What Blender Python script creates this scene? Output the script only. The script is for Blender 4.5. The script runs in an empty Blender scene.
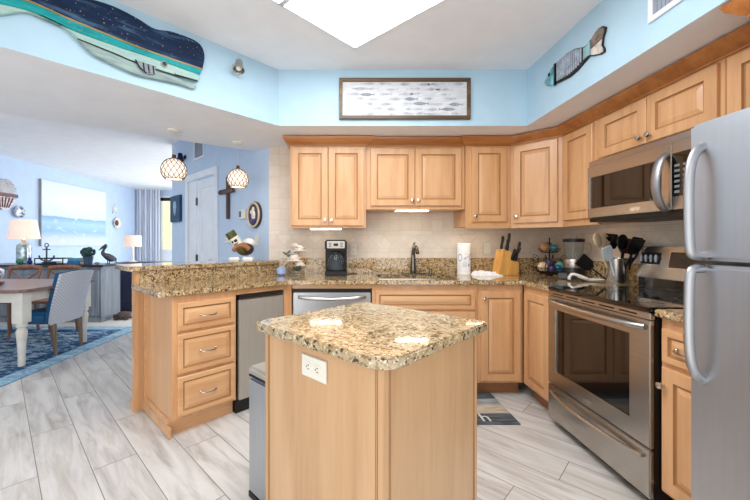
import bpy, bmesh, math, random
from mathutils import Vector, Matrix
random.seed(7)
R2 = math.sqrt(.5)
PI = math.pi
SC = bpy.context.scene
COL = SC.collection

# ------------------------------------------------------------------ camera, world, exposure
EYE = 1.21
cam_d = bpy.data.cameras.new('camera')
cam = bpy.data.objects.new('camera', cam_d); COL.objects.link(cam)
cam.location = (0, 0, EYE); cam.rotation_euler = (PI/2, 0, 0)
cam_d.sensor_width = 36; cam_d.lens = 345/750*36
cam_d.shift_x = (375-342)/750; cam_d.shift_y = (242.5-250)/750
cam_d.clip_start = .05
SC.camera = cam
w = bpy.data.worlds.new('daylight'); SC.world = w; w.use_nodes = True
bg = w.node_tree.nodes['Background']; bg.inputs[0].default_value = (1, .985, .96, 1); bg.inputs[1].default_value = 1.45
SC.view_settings.view_transform = 'Standard'; SC.view_settings.look = 'None'
SC.view_settings.gamma = 1; SC.view_settings.use_curve_mapping = False
SC.view_settings.exposure = 0.58
SC.cycles.max_bounces = 10; SC.cycles.diffuse_bounces = 6; SC.cycles.glossy_bounces = 5
SC.cycles.sample_clamp_indirect = 6
PANEL_E = 7.0; STRIP_E = 7.0; PENDANT_E = .55; LAMP_E = .5

def area(name, loc, rot, sx, sy, watt, col):
    d = bpy.data.lights.new(name, 'AREA'); d.shape = 'RECTANGLE'; d.size = sx; d.size_y = sy; d.energy = watt; d.color = col
    o = bpy.data.objects.new(name, d); COL.objects.link(o); o.location = loc; o.rotation_euler = rot
area('living_far_fill', (-2.9, 9.3, 1.3), (-PI/2, 0, 0), 2.6, 2.2, 48, (.93, .97, 1))  # added fill light behind the angled wall, no patio door there
area('living_right_fill', (.3, 7.3, 1.3), (0, PI/2, 0), 2.2, 3.4, 48, (.93, .97, 1))  # added fill light from the living room's open right side, no balcony modelled

area('dining_fill', (-4.05, 3.7, 2.52), (0, 0, 0), .5, .5, 16, (1, .97, .93))  # added fill light to brighten the dining table, rug and floor

# ------------------------------------------------------------------ materials
def lin(c):
    return tuple(((v/255)/12.92 if v/255 <= .04045 else ((v/255+.055)/1.055)**2.4) for v in c) + (1,)
class NT:
    def __init__(s, name):
        s.m = bpy.data.materials.new(name); s.m.use_nodes = True
        s.t = s.m.node_tree; s.b = s.t.nodes['Principled BSDF']
    def n(s, typ, **kw):
        nd = s.t.nodes.new(typ)
        for k, v in kw.items(): setattr(nd, k, v)
        return nd
    def l(s, a, b): s.t.links.new(a, b)
    def put(s, sock, v):
        if hasattr(v, 'links') or hasattr(v, 'is_linked'): s.l(v, sock)
        else: sock.default_value = v
    def math(s, op, a, b=None, c=None):
        nd = s.n('ShaderNodeMath', operation=op)
        s.put(nd.inputs[0], a)
        if b is not None: s.put(nd.inputs[1], b)
        if c is not None: s.put(nd.inputs[2], c)
        return nd.outputs[0]
    def obj(s):
        return s.n('ShaderNodeTexCoord').outputs['Object']
    def map(s, v, scale=(1, 1, 1), rot=(0, 0, 0), loc=(0, 0, 0)):
        nd = s.n('ShaderNodeMapping'); s.l(v, nd.inputs[0])
        s.put(nd.inputs['Location'], loc); nd.inputs['Rotation'].default_value = rot; nd.inputs['Scale'].default_value = scale
        return nd.outputs[0]
    def noise(s, v, scale, detail=3, rough=.5, dist=0):
        nd = s.n('ShaderNodeTexNoise'); s.l(v, nd.inputs['Vector'])
        nd.inputs['Scale'].default_value = scale; nd.inputs['Detail'].default_value = detail
        nd.inputs['Roughness'].default_value = rough; nd.inputs['Distortion'].default_value = dist
        return nd.outputs['Fac']
    def ramp(s, f, stops, interp='LINEAR'):
        nd = s.n('ShaderNodeValToRGB'); s.l(f, nd.inputs[0]); cr = nd.color_ramp; cr.interpolation = interp
        while len(cr.elements) < len(stops): cr.elements.new(.5)
        for e, (p, c) in zip(cr.elements, stops): e.position = p; e.color = c if len(c) == 4 else lin(c)
        return nd.outputs[0]
    def mix(s, f, a, b):
        nd = s.n('ShaderNodeMix', data_type='RGBA'); s.put(nd.inputs[0], f); s.put(nd.inputs[6], a); s.put(nd.inputs[7], b)
        return nd.outputs[2]
    def bump(s, h, strength=.2, dist=.01):
        nd = s.n('ShaderNodeBump'); s.l(h, nd.inputs['Height']); nd.inputs['Strength'].default_value = strength
        nd.inputs['Distance'].default_value = dist; s.l(nd.outputs[0], s.b.inputs['Normal'])
    def rand(s):
        return s.n('ShaderNodeObjectInfo').outputs['Random']
    def base(s, c): s.put(s.b.inputs['Base Color'], c)
    def set(s, **kw):
        for k, v in kw.items(): s.b.inputs[k.replace('_', ' ')].default_value = v

def plain(name, c, rough=.5, metal=0, var=.06, scale=6, bump=0, bscale=60, emit=0, coat=0, spec=.5, trans=0, ior=1.45, stretch=(1, 1, 1)):
    t = NT(name); v = t.map(t.obj(), stretch)
    f = t.noise(v, scale, 4)
    c1 = tuple(max(0, x*(1-var)) for x in c); c2 = tuple(min(255, x*(1+var)) for x in c)
    col = t.ramp(f, [(.3, c1), (.7, c2)]); t.base(col)
    t.set(Roughness=rough, Metallic=metal)
    t.b.inputs['Specular IOR Level'].default_value = spec; t.b.inputs['Coat Weight'].default_value = coat
    t.b.inputs['Transmission Weight'].default_value = trans; t.b.inputs['IOR'].default_value = ior
    if emit:
        t.l(col, t.b.inputs['Emission Color']); t.b.inputs['Emission Strength'].default_value = emit
    if bump: t.bump(t.noise(v, bscale, 3), bump, .004)
    return t.m

def wood(name, c1, c2, c3, axis='z', rough=.32, fine=1.0):
    t = NT(name)
    sc = {'z': (9, 9, .7), 'x': (.7, 9, 9), 'y': (9, .7, 9)}[axis]
    off = t.n('ShaderNodeCombineXYZ'); r = t.math('MULTIPLY', t.rand(), 31.0)
    for i in range(3): t.l(r, off.inputs[i])
    v = t.map(t.obj(), sc, loc=off.outputs[0])
    a = t.noise(v, 1.3, 6, .55, .8); b = t.noise(v, 9*fine, 4, .6, .2)
    f = t.math('ADD', t.math('MULTIPLY', a, .75), t.math('MULTIPLY', b, .25))
    t.base(t.ramp(f, [(.32, c1), (.5, c2), (.68, c3)]))
    t.set(Roughness=rough); t.b.inputs['Coat Weight'].default_value = .15; t.b.inputs['Coat Roughness'].default_value = .2
    t.bump(b, .05, .002)
    return t.m

M = {}
M['maple'] = wood('maple', (193, 143, 98), (208, 160, 114), (216, 171, 127))
M['maple_h'] = wood('maple_crossgrain', (193, 143, 98), (208, 160, 114), (216, 171, 127), 'x')
M['toewood_shaded'] = wood('shaded_toe_kick_wood', (128, 82, 46), (148, 98, 58), (162, 112, 70), 'x')  # toe-kick with its recess shadow darkened into the wood colour
M['groove_tone'] = plain('darker_groove', (164, 118, 76), .4)  # slightly darker tone on the groove faces
M['crown'] = wood('stained_crown', (150, 90, 42), (176, 112, 58), (194, 130, 74), 'x')
M['island'] = wood('pale_maple', (184, 144, 104), (198, 158, 116), (206, 168, 128))
M['steel'] = plain('brushed_steel', (186, 182, 176), .27, 1, .05, 5, stretch=(1, 1, 60))
M['fridge'] = plain('smooth_steel', (190, 193, 198), .38, 1, .012, 3, stretch=(20, 1, 1))
M['handle'] = plain('handle_steel', (172, 174, 178), .42, 1, .03)
M['panelsteel'] = plain('satin_panel', (186, 180, 170), .42, .55, .03, 4, stretch=(60, 60, 1))
M['steel_dk'] = plain('dark_steel', (90, 88, 86), .35, 1)
M['chrome'] = plain('satin_nickel', (205, 200, 192), .18, 1)
M['strip'] = plain('lit_strip', (255, 244, 224), .5, var=0, emit=STRIP_E)
M['black'] = plain('black_plastic', (11, 11, 12), .42)
M['blackglass'] = plain('black_glass', (9, 9, 10), .04, spec=.6, coat=.5)
M['white'] = plain('white_plastic', (226, 222, 210), .4, var=.02)
M['trimwhite'] = plain('white_gloss_paint', (226, 231, 238), .35, var=.02)
M['ceil'] = plain('ceiling_paint', (234, 235, 238), .9, var=.012, bump=.15, bscale=220)
M['soffwhite'] = plain('soffit_paint', (232, 234, 238), .9, var=.012, bump=.15, bscale=220)
M['blue'] = plain('sky_blue_paint', (174, 203, 220), .8, var=.015, bump=.1, bscale=200)
M['blue2'] = plain('pale_blue_paint', (190, 209, 232), .8, var=.015, bump=.1, bscale=200)
M['cream'] = plain('cream_paint', (216, 212, 202), .5, var=.06)
M['bluefab'] = plain('blue_velvet', (26, 82, 122), .85, var=.15, bump=.3, bscale=300)
M['glass'] = plain('clear_glass', (240, 248, 248), .02, trans=1, var=.0, ior=1.3)
M['greenglass'] = plain('green_glass', (92, 90, 38), .08, trans=.25, ior=1.45, var=.1)
M['leaf'] = plain('leaf_green', (48, 78, 52), .6, var=.25, scale=40)

def granite(name, stops, dark=.76):
    t = NT(name); o = t.obj()
    a = t.noise(o, 42, 6, .7, .5); b = t.noise(t.map(o, loc=(3, 7, 1)), 110, 3, .6); c = t.noise(t.map(o, loc=(9, 2, 4)), 9, 3)
    base = t.ramp(a, list(zip((.30, .42, .50, .64), stops)))
    grey = t.mix(t.ramp(c, [(.45, (0, 0, 0)), (.65, (110, 110, 110))]), base, lin((178, 168, 148)))
    v = t.n('ShaderNodeTexVoronoi'); t.l(o, v.inputs['Vector']); v.inputs['Scale'].default_value = 120
    sep = t.n('ShaderNodeSeparateColor'); t.l(v.outputs['Color'], sep.inputs[0])
    sp = t.math('MULTIPLY', t.math('GREATER_THAN', sep.outputs[0], dark), t.math('LESS_THAN', a, .53))
    m2 = t.mix(sp, grey, lin((66, 48, 32)))
    sp2 = t.math('MULTIPLY', t.math('GREATER_THAN', sep.outputs[1], .80), t.math('GREATER_THAN', b, .5))
    t.base(t.mix(sp2, m2, lin((218, 202, 170))))
    t.set(Roughness=.10); t.b.inputs['IOR'].default_value = 1.6
    t.b.inputs['Coat Weight'].default_value = .6; t.b.inputs['Coat Roughness'].default_value = .03
    return t.m
M['granite'] = granite('granite', [(92, 66, 36), (140, 108, 66), (170, 140, 94), (196, 172, 130)])
M['granite_sheen'] = granite('granite_with_sheen', [(96, 72, 44), (146, 120, 82), (176, 154, 116), (194, 176, 142)], .81)  # same stone for the island, ceiling reflection lightened into its colour

def planks():
    t = NT('plank_tile'); o = t.obj(); s = t.n('ShaderNodeSeparateXYZ'); t.l(o, s.inputs[0])
    x, y = s.outputs[0], s.outputs[1]
    d = t.math('MULTIPLY', t.math('SUBTRACT', x, y), R2); e = t.math('MULTIPLY', t.math('ADD', x, y), R2)
    er = t.math('DIVIDE', t.math('SUBTRACT', e, .15), .2085); row = t.math('FLOOR', er); fr = t.math('FRACT', er)
    dr = t.math('DIVIDE', t.math('ADD', t.math('SUBTRACT', d, t.math('MULTIPLY', row, .664)), 2.894), 1.181)
    idx = t.math('FLOOR', dr); fd = t.math('FRACT', dr)
    g1 = t.math('GREATER_THAN', t.math('ABSOLUTE', t.math('SUBTRACT', fr, .5)), .490)
    g2 = t.math('GREATER_THAN', t.math('ABSOLUTE', t.math('SUBTRACT', fd, .5)), .4983)
    g = t.math('MAXIMUM', g1, g2)
    cv = t.n('ShaderNodeCombineXYZ'); t.l(row, cv.inputs[0]); t.l(idx, cv.inputs[1])
    wn = t.n('ShaderNodeTexWhiteNoise'); t.l(cv.outputs[0], wn.inputs['Vector'])
    pv = t.n('ShaderNodeCombineXYZ'); t.l(t.math('MULTIPLY', d, 1.4), pv.inputs[0]); t.l(t.math('MULTIPLY', e, 9), pv.inputs[1])
    t.l(t.math('MULTIPLY', wn.outputs['Value'], 40), pv.inputs[2])
    n1 = t.noise(pv.outputs[0], 1.6, 6, .6, .7); n2 = t.noise(pv.outputs[0], .7, 3, .5, .4)
    col = t.ramp(n1, [(.28, (160, 154, 149)), (.42, (190, 186, 182)), (.55, (208, 206, 203)), (.75, (220, 218, 215))])
    col = t.mix(t.math('MULTIPLY', t.math('GREATER_THAN', n2, .60), .25), col, lin((176, 166, 152)))
    col = t.mix(t.math('MULTIPLY', wn.outputs['Value'], .22), col, lin((186, 181, 175)))
    t.base(t.mix(g, col, lin((118, 112, 108)))); t.set(Roughness=.42)
    t.bump(t.math('SUBTRACT', 1, g), .3, .002)
    return t.m
M['planks'] = planks()

def tile(z0, z1):
    t = NT('travertine_tile'); o = t.obj(); s = t.n('ShaderNodeSeparateXYZ'); t.l(o, s.inputs[0])
    x, z = s.outputs[0], s.outputs[2]; S = .105
    inb = t.math('MULTIPLY', t.math('GREATER_THAN', z, z0), t.math('LESS_THAN', z, z1))
    def lerp(a, b): return t.math('ADD', t.math('MULTIPLY', a, t.math('SUBTRACT', 1, inb)), t.math('MULTIPLY', b, inb))
    k = S*R2*math.sqrt(2)
    a = lerp(x, t.math('MULTIPLY', t.math('ADD', x, z), R2)); b = lerp(t.math('SUBTRACT', z, .065), t.math('MULTIPLY', t.math('SUBTRACT', z, x), R2))
    ua, ub = t.math('DIVIDE', a, S), t.math('DIVIDE', b, S)
    g = t.math('MAXIMUM', t.math('GREATER_THAN', t.math('ABSOLUTE', t.math('SUBTRACT', t.math('FRACT', ua), .5)), .478),
               t.math('GREATER_THAN', t.math('ABSOLUTE', t.math('SUBTRACT', t.math('FRACT', ub), .5)), .478))
    for zz in (z0, z1): g = t.math('MAXIMUM', g, t.math('LESS_THAN', t.math('ABSOLUTE', t.math('SUBTRACT', z, zz)), .0025))
    cv = t.n('ShaderNodeCombineXYZ'); t.l(t.math('FLOOR', ua), cv.inputs[0]); t.l(t.math('FLOOR', ub), cv.inputs[1]); t.l(inb, cv.inputs[2])
    wn = t.n('ShaderNodeTexWhiteNoise'); t.l(cv.outputs[0], wn.inputs['Vector'])
    n = t.noise(o, 14, 5, .6, .5)
    f = t.math('ADD', t.math('MULTIPLY', wn.outputs['Value'], .28), t.math('MULTIPLY', n, .72))
    col = t.ramp(f, [(.25, (208, 194, 177)), (.5, (215, 203, 188)), (.75, (222, 212, 200))])
    t.base(t.mix(g, col, lin((203, 191, 177)))); t.set(Roughness=.45)
    t.bump(t.math('SUBTRACT', 1, g), .35, .003)
    return t.m
M['tile'] = tile(1.155, 1.285)

def rug_mat(W, D):
    t = NT('distressed_rug'); o = t.obj(); s = t.n('ShaderNodeSeparateXYZ'); t.l(o, s.inputs[0])
    ex = t.math('SUBTRACT', W/2, t.math('ABSOLUTE', s.outputs[0])); ey = t.math('SUBTRACT', D/2, t.math('ABSOLUTE', s.outputs[1]))
    e = t.math('MINIMUM', ex, ey)
    n = t.noise(t.map(o, (1, 2.2, 1)), 5.5, 8, .68, 1.5); n2 = t.noise(o, 40, 3)
    f = t.math('ADD', n, t.math('MULTIPLY', t.math('SUBTRACT', n2, .5), .25))
    field = t.ramp(f, [(.40, (22, 62, 104)), (.47, (58, 104, 146)), (.53, (150, 182, 204)), (.62, (206, 216, 222))])
    bord = t.ramp(f, [(.40, (110, 160, 190)), (.55, (160, 194, 212)), (.68, (204, 218, 224))])
    dark = t.ramp(f, [(.40, (20, 56, 98)), (.52, (34, 84, 128)), (.64, (150, 184, 206))])
    c = t.mix(t.math('GREATER_THAN', e, .17), bord, dark); c = t.mix(t.math('GREATER_THAN', e, .33), c, field)
    t.base(c); t.set(Roughness=.95); t.bump(n2, .3, .004); return t.m

def seascape(z0, z1):
    t = NT('seascape_paint'); o = t.obj(); s = t.n('ShaderNodeSeparateXYZ'); t.l(o, s.inputs[0])
    n = t.noise(t.map(o, (1.5, 1, 5)), 2.4, 7, .65, .6)
    f = t.math('ADD', t.math('DIVIDE', t.math('SUBTRACT', s.outputs[2], z0), z1-z0), t.math('MULTIPLY', t.math('SUBTRACT', n, .5), .10))
    c = t.ramp(f, [(0, (206, 214, 224)), (.12, (196, 208, 222)), (.22, (150, 184, 214)), (.36, (168, 200, 226)), (.45, (134, 174, 214)), (.465, (206, 218, 230)), (.75, (222, 228, 234)), (1, (212, 222, 232))])
    m = t.mix(t.math('MULTIPLY', t.math('GREATER_THAN', n, .58), .35), c, lin((236, 240, 242)))
    t.base(m); t.set(Roughness=.8); t.bump(n, .2, .004); return t.m

# ------------------------------------------------------------------ mesh builder
class MB:
    def __init__(s, xf=None): s.bm = bmesh.new(); s.xf = xf
    def _add(s, verts, faces, mi=0, bev=0, seg=2):
        bm = bmesh.new(); vs = [bm.verts.new(v) for v in verts]
        for f in faces:
            try: bm.faces.new([vs[i] for i in f])
            except ValueError: pass
        bmesh.ops.recalc_face_normals(bm, faces=bm.faces)
        if bev: bmesh.ops.bevel(bm, geom=list(bm.edges), offset=bev, segments=seg, affect='EDGES', clamp_overlap=True)
        s._merge(bm, mi)
    def _merge(s, bm, mi):
        if s.xf is not None: bm.transform(s.xf)
        mp = {}
        for v in bm.verts: mp[v] = s.bm.verts.new(v.co)
        for f in bm.faces:
            try: nf = s.bm.faces.new([mp[v] for v in f.verts]); nf.material_index = mi
            except ValueError: pass
        bm.free()
    def box(s, x0, x1, y0, y1, z0, z1, mi=0, bev=0):
        v = [(x, y, z) for x in (x0, x1) for y in (y0, y1) for z in (z0, z1)]
        s._add(v, [(0, 1, 3, 2), (4, 6, 7, 5), (0, 4, 5, 1), (2, 3, 7, 6), (0, 2, 6, 4), (1, 5, 7, 3)], mi, bev); return s
    def hexa(s, b, t, mi=0, bev=0):   # 4 bottom pts, 4 top pts
        s._add(list(b)+list(t), [(3, 2, 1, 0), (4, 5, 6, 7), (0, 1, 5, 4), (1, 2, 6, 5), (2, 3, 7, 6), (3, 0, 4, 7)], mi, bev); return s
    def tube(s, pts, r, seg=10, mi=0, flat=None, cap=True):
        pts = [Vector(p) for p in pts]; n = len(pts)
        rs = r if isinstance(r, (list, tuple)) else [r]*n
        tan = [(pts[min(i+1, n-1)]-pts[max(i-1, 0)]).normalized() for i in range(n)]
        up = Vector((0, 0, 1)) if abs(tan[0].z) < .9 else Vector((1, 0, 0))
        a = tan[0].cross(up).normalized(); V = []; F = []
        for i in range(n):
            a = (a-tan[i]*a.dot(tan[i])).normalized(); b = tan[i].cross(a)
            for k in range(seg):
                t = 2*PI*k/seg; ca, sa = math.cos(t), math.sin(t)
                if flat: V.append(pts[i]+a*ca*rs[i]*flat[0]+b*sa*rs[i]*flat[1])
                else: V.append(pts[i]+a*ca*rs[i]+b*sa*rs[i])
        for i in range(n-1):
            for k in range(seg):
                k2 = (k+1) % seg; F.append((i*seg+k, i*seg+k2, (i+1)*seg+k2, (i+1)*seg+k))
        if cap: F.append(tuple(range(seg))[::-1]); F.append(tuple((n-1)*seg+k for k in range(seg)))
        s._add(V, F, mi); return s
    def lathe(s, prof, c=(0, 0, 0), seg=24, mi=0, axis='z', cap=True, sy=1):
        V = []; F = []; n = len(prof)
        for (r, z) in prof:
            for k in range(seg):
                t = 2*PI*k/seg; p = (r*math.cos(t), r*math.sin(t)*sy, z)
                if axis == '-y': p = (p[0], -p[2], p[1])
                if axis == 'x': p = (p[2], p[0], p[1])
                V.append((p[0]+c[0], p[1]+c[1], p[2]+c[2]))
        for i in range(n-1):
            for k in range(seg):
                k2 = (k+1) % seg; F.append((i*seg+k, i*seg+k2, (i+1)*seg+k2, (i+1)*seg+k))
        if cap: F.append(tuple(range(seg))[::-1]); F.append(tuple((n-1)*seg+k for k in range(seg)))
        s._add(V, F, mi); return s
    def ball(s, c, r, mi=0, seg=16, sc=(1, 1, 1), rot=None, jag=0):
        bm = bmesh.new(); bmesh.ops.create_uvsphere(bm, u_segments=seg, v_segments=max(6, seg*2//3), radius=r)
        for v in bm.verts:
            v.co = Vector((v.co.x*sc[0], v.co.y*sc[1], v.co.z*sc[2]))*(1+random.uniform(-jag, jag))
        if rot: bm.transform(rot)
        bmesh.ops.translate(bm, verts=bm.verts, vec=c); s._merge(bm, mi); return s
    def prism(s, outline, lo, hi, mi=0, holes=(), plane='xy', bev=0):
        """extruded polygon with holes; plane xy -> extrude z; xz -> extrude y"""
        bm = bmesh.new(); es = []
        for lp in [outline]+list(holes):
            vs = [bm.verts.new((p[0], p[1], 0)) for p in lp]
            for i in range(len(vs)): es.append(bm.edges.new((vs[i], vs[(i+1) % len(vs)])))
        bmesh.ops.triangle_fill(bm, use_beauty=True, use_dissolve=True, edges=es)
        fs = list(bm.faces)
        ex = bmesh.ops.extrude_face_region(bm, geom=fs)
        top = [g for g in ex['geom'] if isinstance(g, bmesh.types.BMVert)]
        for v in bm.verts: v.co.z = lo
        for v in top: v.co.z = hi
        bmesh.ops.recalc_face_normals(bm, faces=bm.faces)
        if bev:
            ed = [e for e in bm.edges if len(e.link_faces) == 2 and e.calc_face_angle(0) > .7 and abs(e.verts[0].co.z-e.verts[1].co.z) < 1e-6]
            bmesh.ops.bevel(bm, geom=ed, offset=bev, segments=2, affect='EDGES', clamp_overlap=True)
        if plane == 'xz':
            bm.transform(Matrix(((1, 0, 0, 0), (0, 0, 1, 0), (0, 1, 0, 0), (0, 0, 0, 1))))
            bmesh.ops.reverse_faces(bm, faces=bm.faces)
        s._merge(bm, mi); return s
    def panel(s, x0, x1, z0, z1, yb, t, frame=.055, g=1):
        """raised panel door/drawer front facing -y; back at yb"""
        yf = yb-t; rings = [(0, yb), (0, yf+.004), (.004, yf), (frame, yf), (frame+.004, yf+.008), (frame+.011, yf+.008), (frame+.034, yf+.001)]
        V = []; F = []; mats = []
        for (i, y) in rings: V += [(x0+i, y, z0+i), (x1-i, y, z0+i), (x1-i, y, z1-i), (x0+i, y, z1-i)]
        bm = bmesh.new(); vs = [bm.verts.new(v) for v in V]
        for r in range(len(rings)-1):
            for k in range(4):
                k2 = (k+1) % 4; f = bm.faces.new([vs[r*4+k], vs[r*4+k2], vs[r*4+4+k2], vs[r*4+4+k]]); f.material_index = g if r in (3, 4) else 0
        n = len(rings)-1; bm.faces.new([vs[n*4+k] for k in range(4)]); bm.faces.new([vs[k] for k in (3, 2, 1, 0)])
        if s.xf is not None: bm.transform(s.xf)
        mp = {v: s.bm.verts.new(v.co) for v in bm.verts}
        for f in bm.faces: nf = s.bm.faces.new([mp[v] for v in f.verts]); nf.material_index = f.material_index
        bm.free(); return s
    def sweep(s, path, prof, mi=0):
        n = len(path); V = []; F = []; m = len(prof)
        P = [Vector(p) for p in path]
        for i in range(n):
            d0 = (P[i]-P[i-1]).normalized() if i else None; d1 = (P[i+1]-P[i]).normalized() if i < n-1 else None
            nr = lambda d: Vector((d.y, -d.x))
            if d0 is None: off = nr(d1)
            elif d1 is None: off = nr(d0)
            else:
                a, b = nr(d0), nr(d1); h = (a+b).normalized(); off = h/max(.2, h.dot(a))
            for (o, z) in prof: V.append((P[i].x+off.x*o, P[i].y+off.y*o, z))
        for i in range(n-1):
            for k in range(m):
                k2 = (k+1) % m; F.append((i*m+k, i*m+k2, (i+1)*m+k2, (i+1)*m+k))
        F.append(tuple(range(m))); F.append(tuple((n-1)*m+k for k in range(m))[::-1])
        s._add(V, F, mi); return s
    def build(s, name, mats, parent=None, smooth=True, ang=35):
        bmesh.ops.recalc_face_normals(s.bm, faces=s.bm.faces)
        me = bpy.data.meshes.new(name); s.bm.to_mesh(me); s.bm.free()
        for m in (mats if isinstance(mats, (list, tuple)) else [mats]): me.materials.append(M[m] if isinstance(m, str) else m)
        if smooth and len(me.polygons):
            me.shade_smooth(); me.set_sharp_from_angle(angle=math.radians(ang))
        o = bpy.data.objects.new(name, me); COL.objects.link(o)
        if parent: o.parent = parent
        return o
def tag(o, label=None, cat=None, group=None, kind=None):
    if label: o['label'] = label
    if cat: o['category'] = cat
    if group: o['group'] = group
    if kind: o['kind'] = kind
    return o
def thing(name, label, cat, loc=(0, 0, 0), rz=0, group=None):
    o = bpy.data.objects.new(name, None); COL.objects.link(o); o.empty_display_size = .1
    o.location = loc; o.rotation_euler = (0, 0, rz); return tag(o, label, cat, group)
def place(o, loc=(0, 0, 0), rz=0):
    o.location = loc; o.rotation_euler = (0, 0, rz); return o
def solo(name, mb, mats, label, cat, loc=(0, 0, 0), rz=0, group=None, **k):
    return place(tag(mb.build(name, mats, **k), label, cat, group), loc, rz)
def struct(name, mb, mats, loc=(0, 0, 0), rz=0, parent=None, **k):
    o = mb.build(name, mats, parent, **k); place(o, loc, rz)
    if not parent: o['kind'] = 'structure'
    return o
def text_mesh(body, size, mat, name, parent, mtx, ext=.0004):
    c = bpy.data.curves.new('txt', 'FONT'); c.body = body; c.size = size; c.extrude = ext; c.align_x = 'CENTER'; c.align_y = 'CENTER'
    t = bpy.data.objects.new('txt', c); COL.objects.link(t); dg = bpy.context.evaluated_depsgraph_get(); dg.update()
    me = bpy.data.meshes.new_from_object(t.evaluated_get(dg)); bpy.data.objects.remove(t)
    me.materials.clear(); me.materials.append(M[mat]); me.transform(mtx)
    o = bpy.data.objects.new(name, me); COL.objects.link(o); o.parent = parent; return o
def rounded(pts, rad, n=5):
    out = []
    for i, p in enumerate(pts):
        r = rad.get(i, 0)
        if not r: out.append(p); continue
        p, a, b = Vector(p), Vector(pts[i-1]), Vector(pts[(i+1) % len(pts)])
        u, v = (a-p).normalized(), (b-p).normalized(); q0, q1 = p+u*r, p+v*r
        for k in range(n+1):
            t = k/n; q = q0*(1-t)**2+p*2*t*(1-t)+q1*t*t; out.append((q.x, q.y))
    return out
def smooth_line(pts, n=6, closed=False):
    P = [Vector(p) for p in pts]; out = []; N = len(P)
    rng = range(N if closed else N-1)
    for i in rng:
        p0 = P[(i-1) % N] if closed or i > 0 else P[0]; p1 = P[i]; p2 = P[(i+1) % N]; p3 = P[(i+2) % N] if closed or i+2 < N else P[-1]
        for k in range(n):
            t = k/n; out.append(tuple(.5*((2*p1)+(p2-p0)*t+(2*p0-5*p1+4*p2-p3)*t*t+(3*p1-p0-3*p2+p3)*t**3)))
    if not closed: out.append(tuple(P[-1]))
    return out

# ------------------------------------------------------------------ plan of the place
BW, RW = 3.34, 2.08                 # back wall y, right wall x
ZC, ZS, ZD = 2.57, 2.13, 2.68       # kitchen ceiling, soffit underside, dining ceiling
LX, FY = -5.70, 9.65                # far left wall, far wall
CL, CH = -3.22, -4.36               # x-y of the left fascia and of the header's far edge
DW = (-.707, 3.34)                  # corner where back wall meets the angled door wall
A45, N45, N90 = PI/4, -PI/4, -PI/2

b = MB(); b.prism([(-8, -.3), (RW+.1, -.3), (RW+.1, BW+.1), (-.6, BW+.1), (-2.5, 5.02), (-8, 5.02)], -.06, 0); struct('floor', b, 'planks')  # floor stops short behind the camera to let world light up the ceilings
M['carpet'] = plain('pale_carpet', (214, 210, 204), .95, var=.04, scale=60, bump=.4, bscale=300)
b = MB(); b.prism([(-8, 5.02), (-2.5, 5.02), (-.6, BW+.1), (2.2, BW+.1), (2.2, 10), (-8, 10)], -.06, -.002); struct('floor_living_room', b, 'carpet')
b = MB(); b.box(-.707, RW+.12, BW, BW+.12, 0, 2.7); struct('wall_back', b, 'blue2')
b = MB(); b.box(RW, RW+.12, -1.6, BW+.12, 0, 2.7); struct('wall_right', b, 'blue2')
b = MB(); b.box(LX-.12, LX, -1.6, FY+.12, 0, 2.75); struct('wall_left', b, 'blue2')
# door wall: local x runs towards the kitchen corner, faces the camera
b = MB(); b.prism([(-2.618, 0), (-1.97, 0), (-1.97, 2.03), (-1.155, 2.03), (-1.155, 0), (0, 0), (0, 2.72), (-2.618, 2.72)], 0, .12, plane='xz')
struct('wall_angled', b, 'blue2', (DW[0], DW[1], 0), N45)
b = MB()
for (x0, x1, z0, z1) in ((LX-.1, -5.09, 0, 2.72), (-3.5, .5, 0, 2.72), (-5.09, -3.5, 2.5, 2.72)): b.box(x0, x1, FY, FY+.12, z0, z1)
struct('wall_far', b, 'blue2')
# ceilings and soffits
b = MB(); b.prism([(-.5-4.2, 2.72-4.2), (RW, -1.6), (RW, 2.72), (-.5, 2.72)], ZC, ZC+.05); struct('ceiling', b, 'ceil')
b = MB(); b.prism([(LX, -1.6), (CH+1.6+2.9, -1.6), (CH+1.6+2.9, 1.3), (-.87, 3.49), (-2.6, 5.2), (-2.6, 5.3), (.5, 5.3), (.5, FY), (LX, FY)][0:0] or
                [(LX, -1.6), (-5.9+.01, -1.6), (-.9, 3.45), (-.5, 3.6), (.5, FY), (LX, FY)], ZD, ZD+.05); struct('ceiling_dining', b, 'ceil')
b = MB(); b.prism([(-.5, 2.72), (RW, 2.72), (RW, BW), (.12, BW)], ZS, ZC+.1); o = struct('soffit_back', b, ['blue', 'soffwhite'])
b = MB(); b.box(1.46, RW, -1.6, 2.72, ZS, ZC+.1); o2 = struct('soffit_right', b, ['blue', 'soffwhite'])
b = MB(); b.prism([(-5.1, -1.88), (-.5, 2.72), (.12, BW), (DW[0], BW), (-.8635, 3.4965), (-5.1, .74)], ZS, ZD+.02); o3 = struct('soffit_left', b, ['blue', 'soffwhite'])
for ob in (o, o2, o3):
    for p in ob.data.polygons:
        if p.normal.z < -.5: p.material_index = 1
# tile backsplash
b = MB(); b.box(0, RW+.707, 0, .01, .90, ZS); struct('backsplash_tile_back', b, 'tile', (-.705, BW-.01, 0))
b = MB(); b.box(0, 2.1, 0, .01, .90, 1.80); struct('backsplash_tile_right', b, 'tile', (RW-.01, BW-.01, 0), N90)

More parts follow.
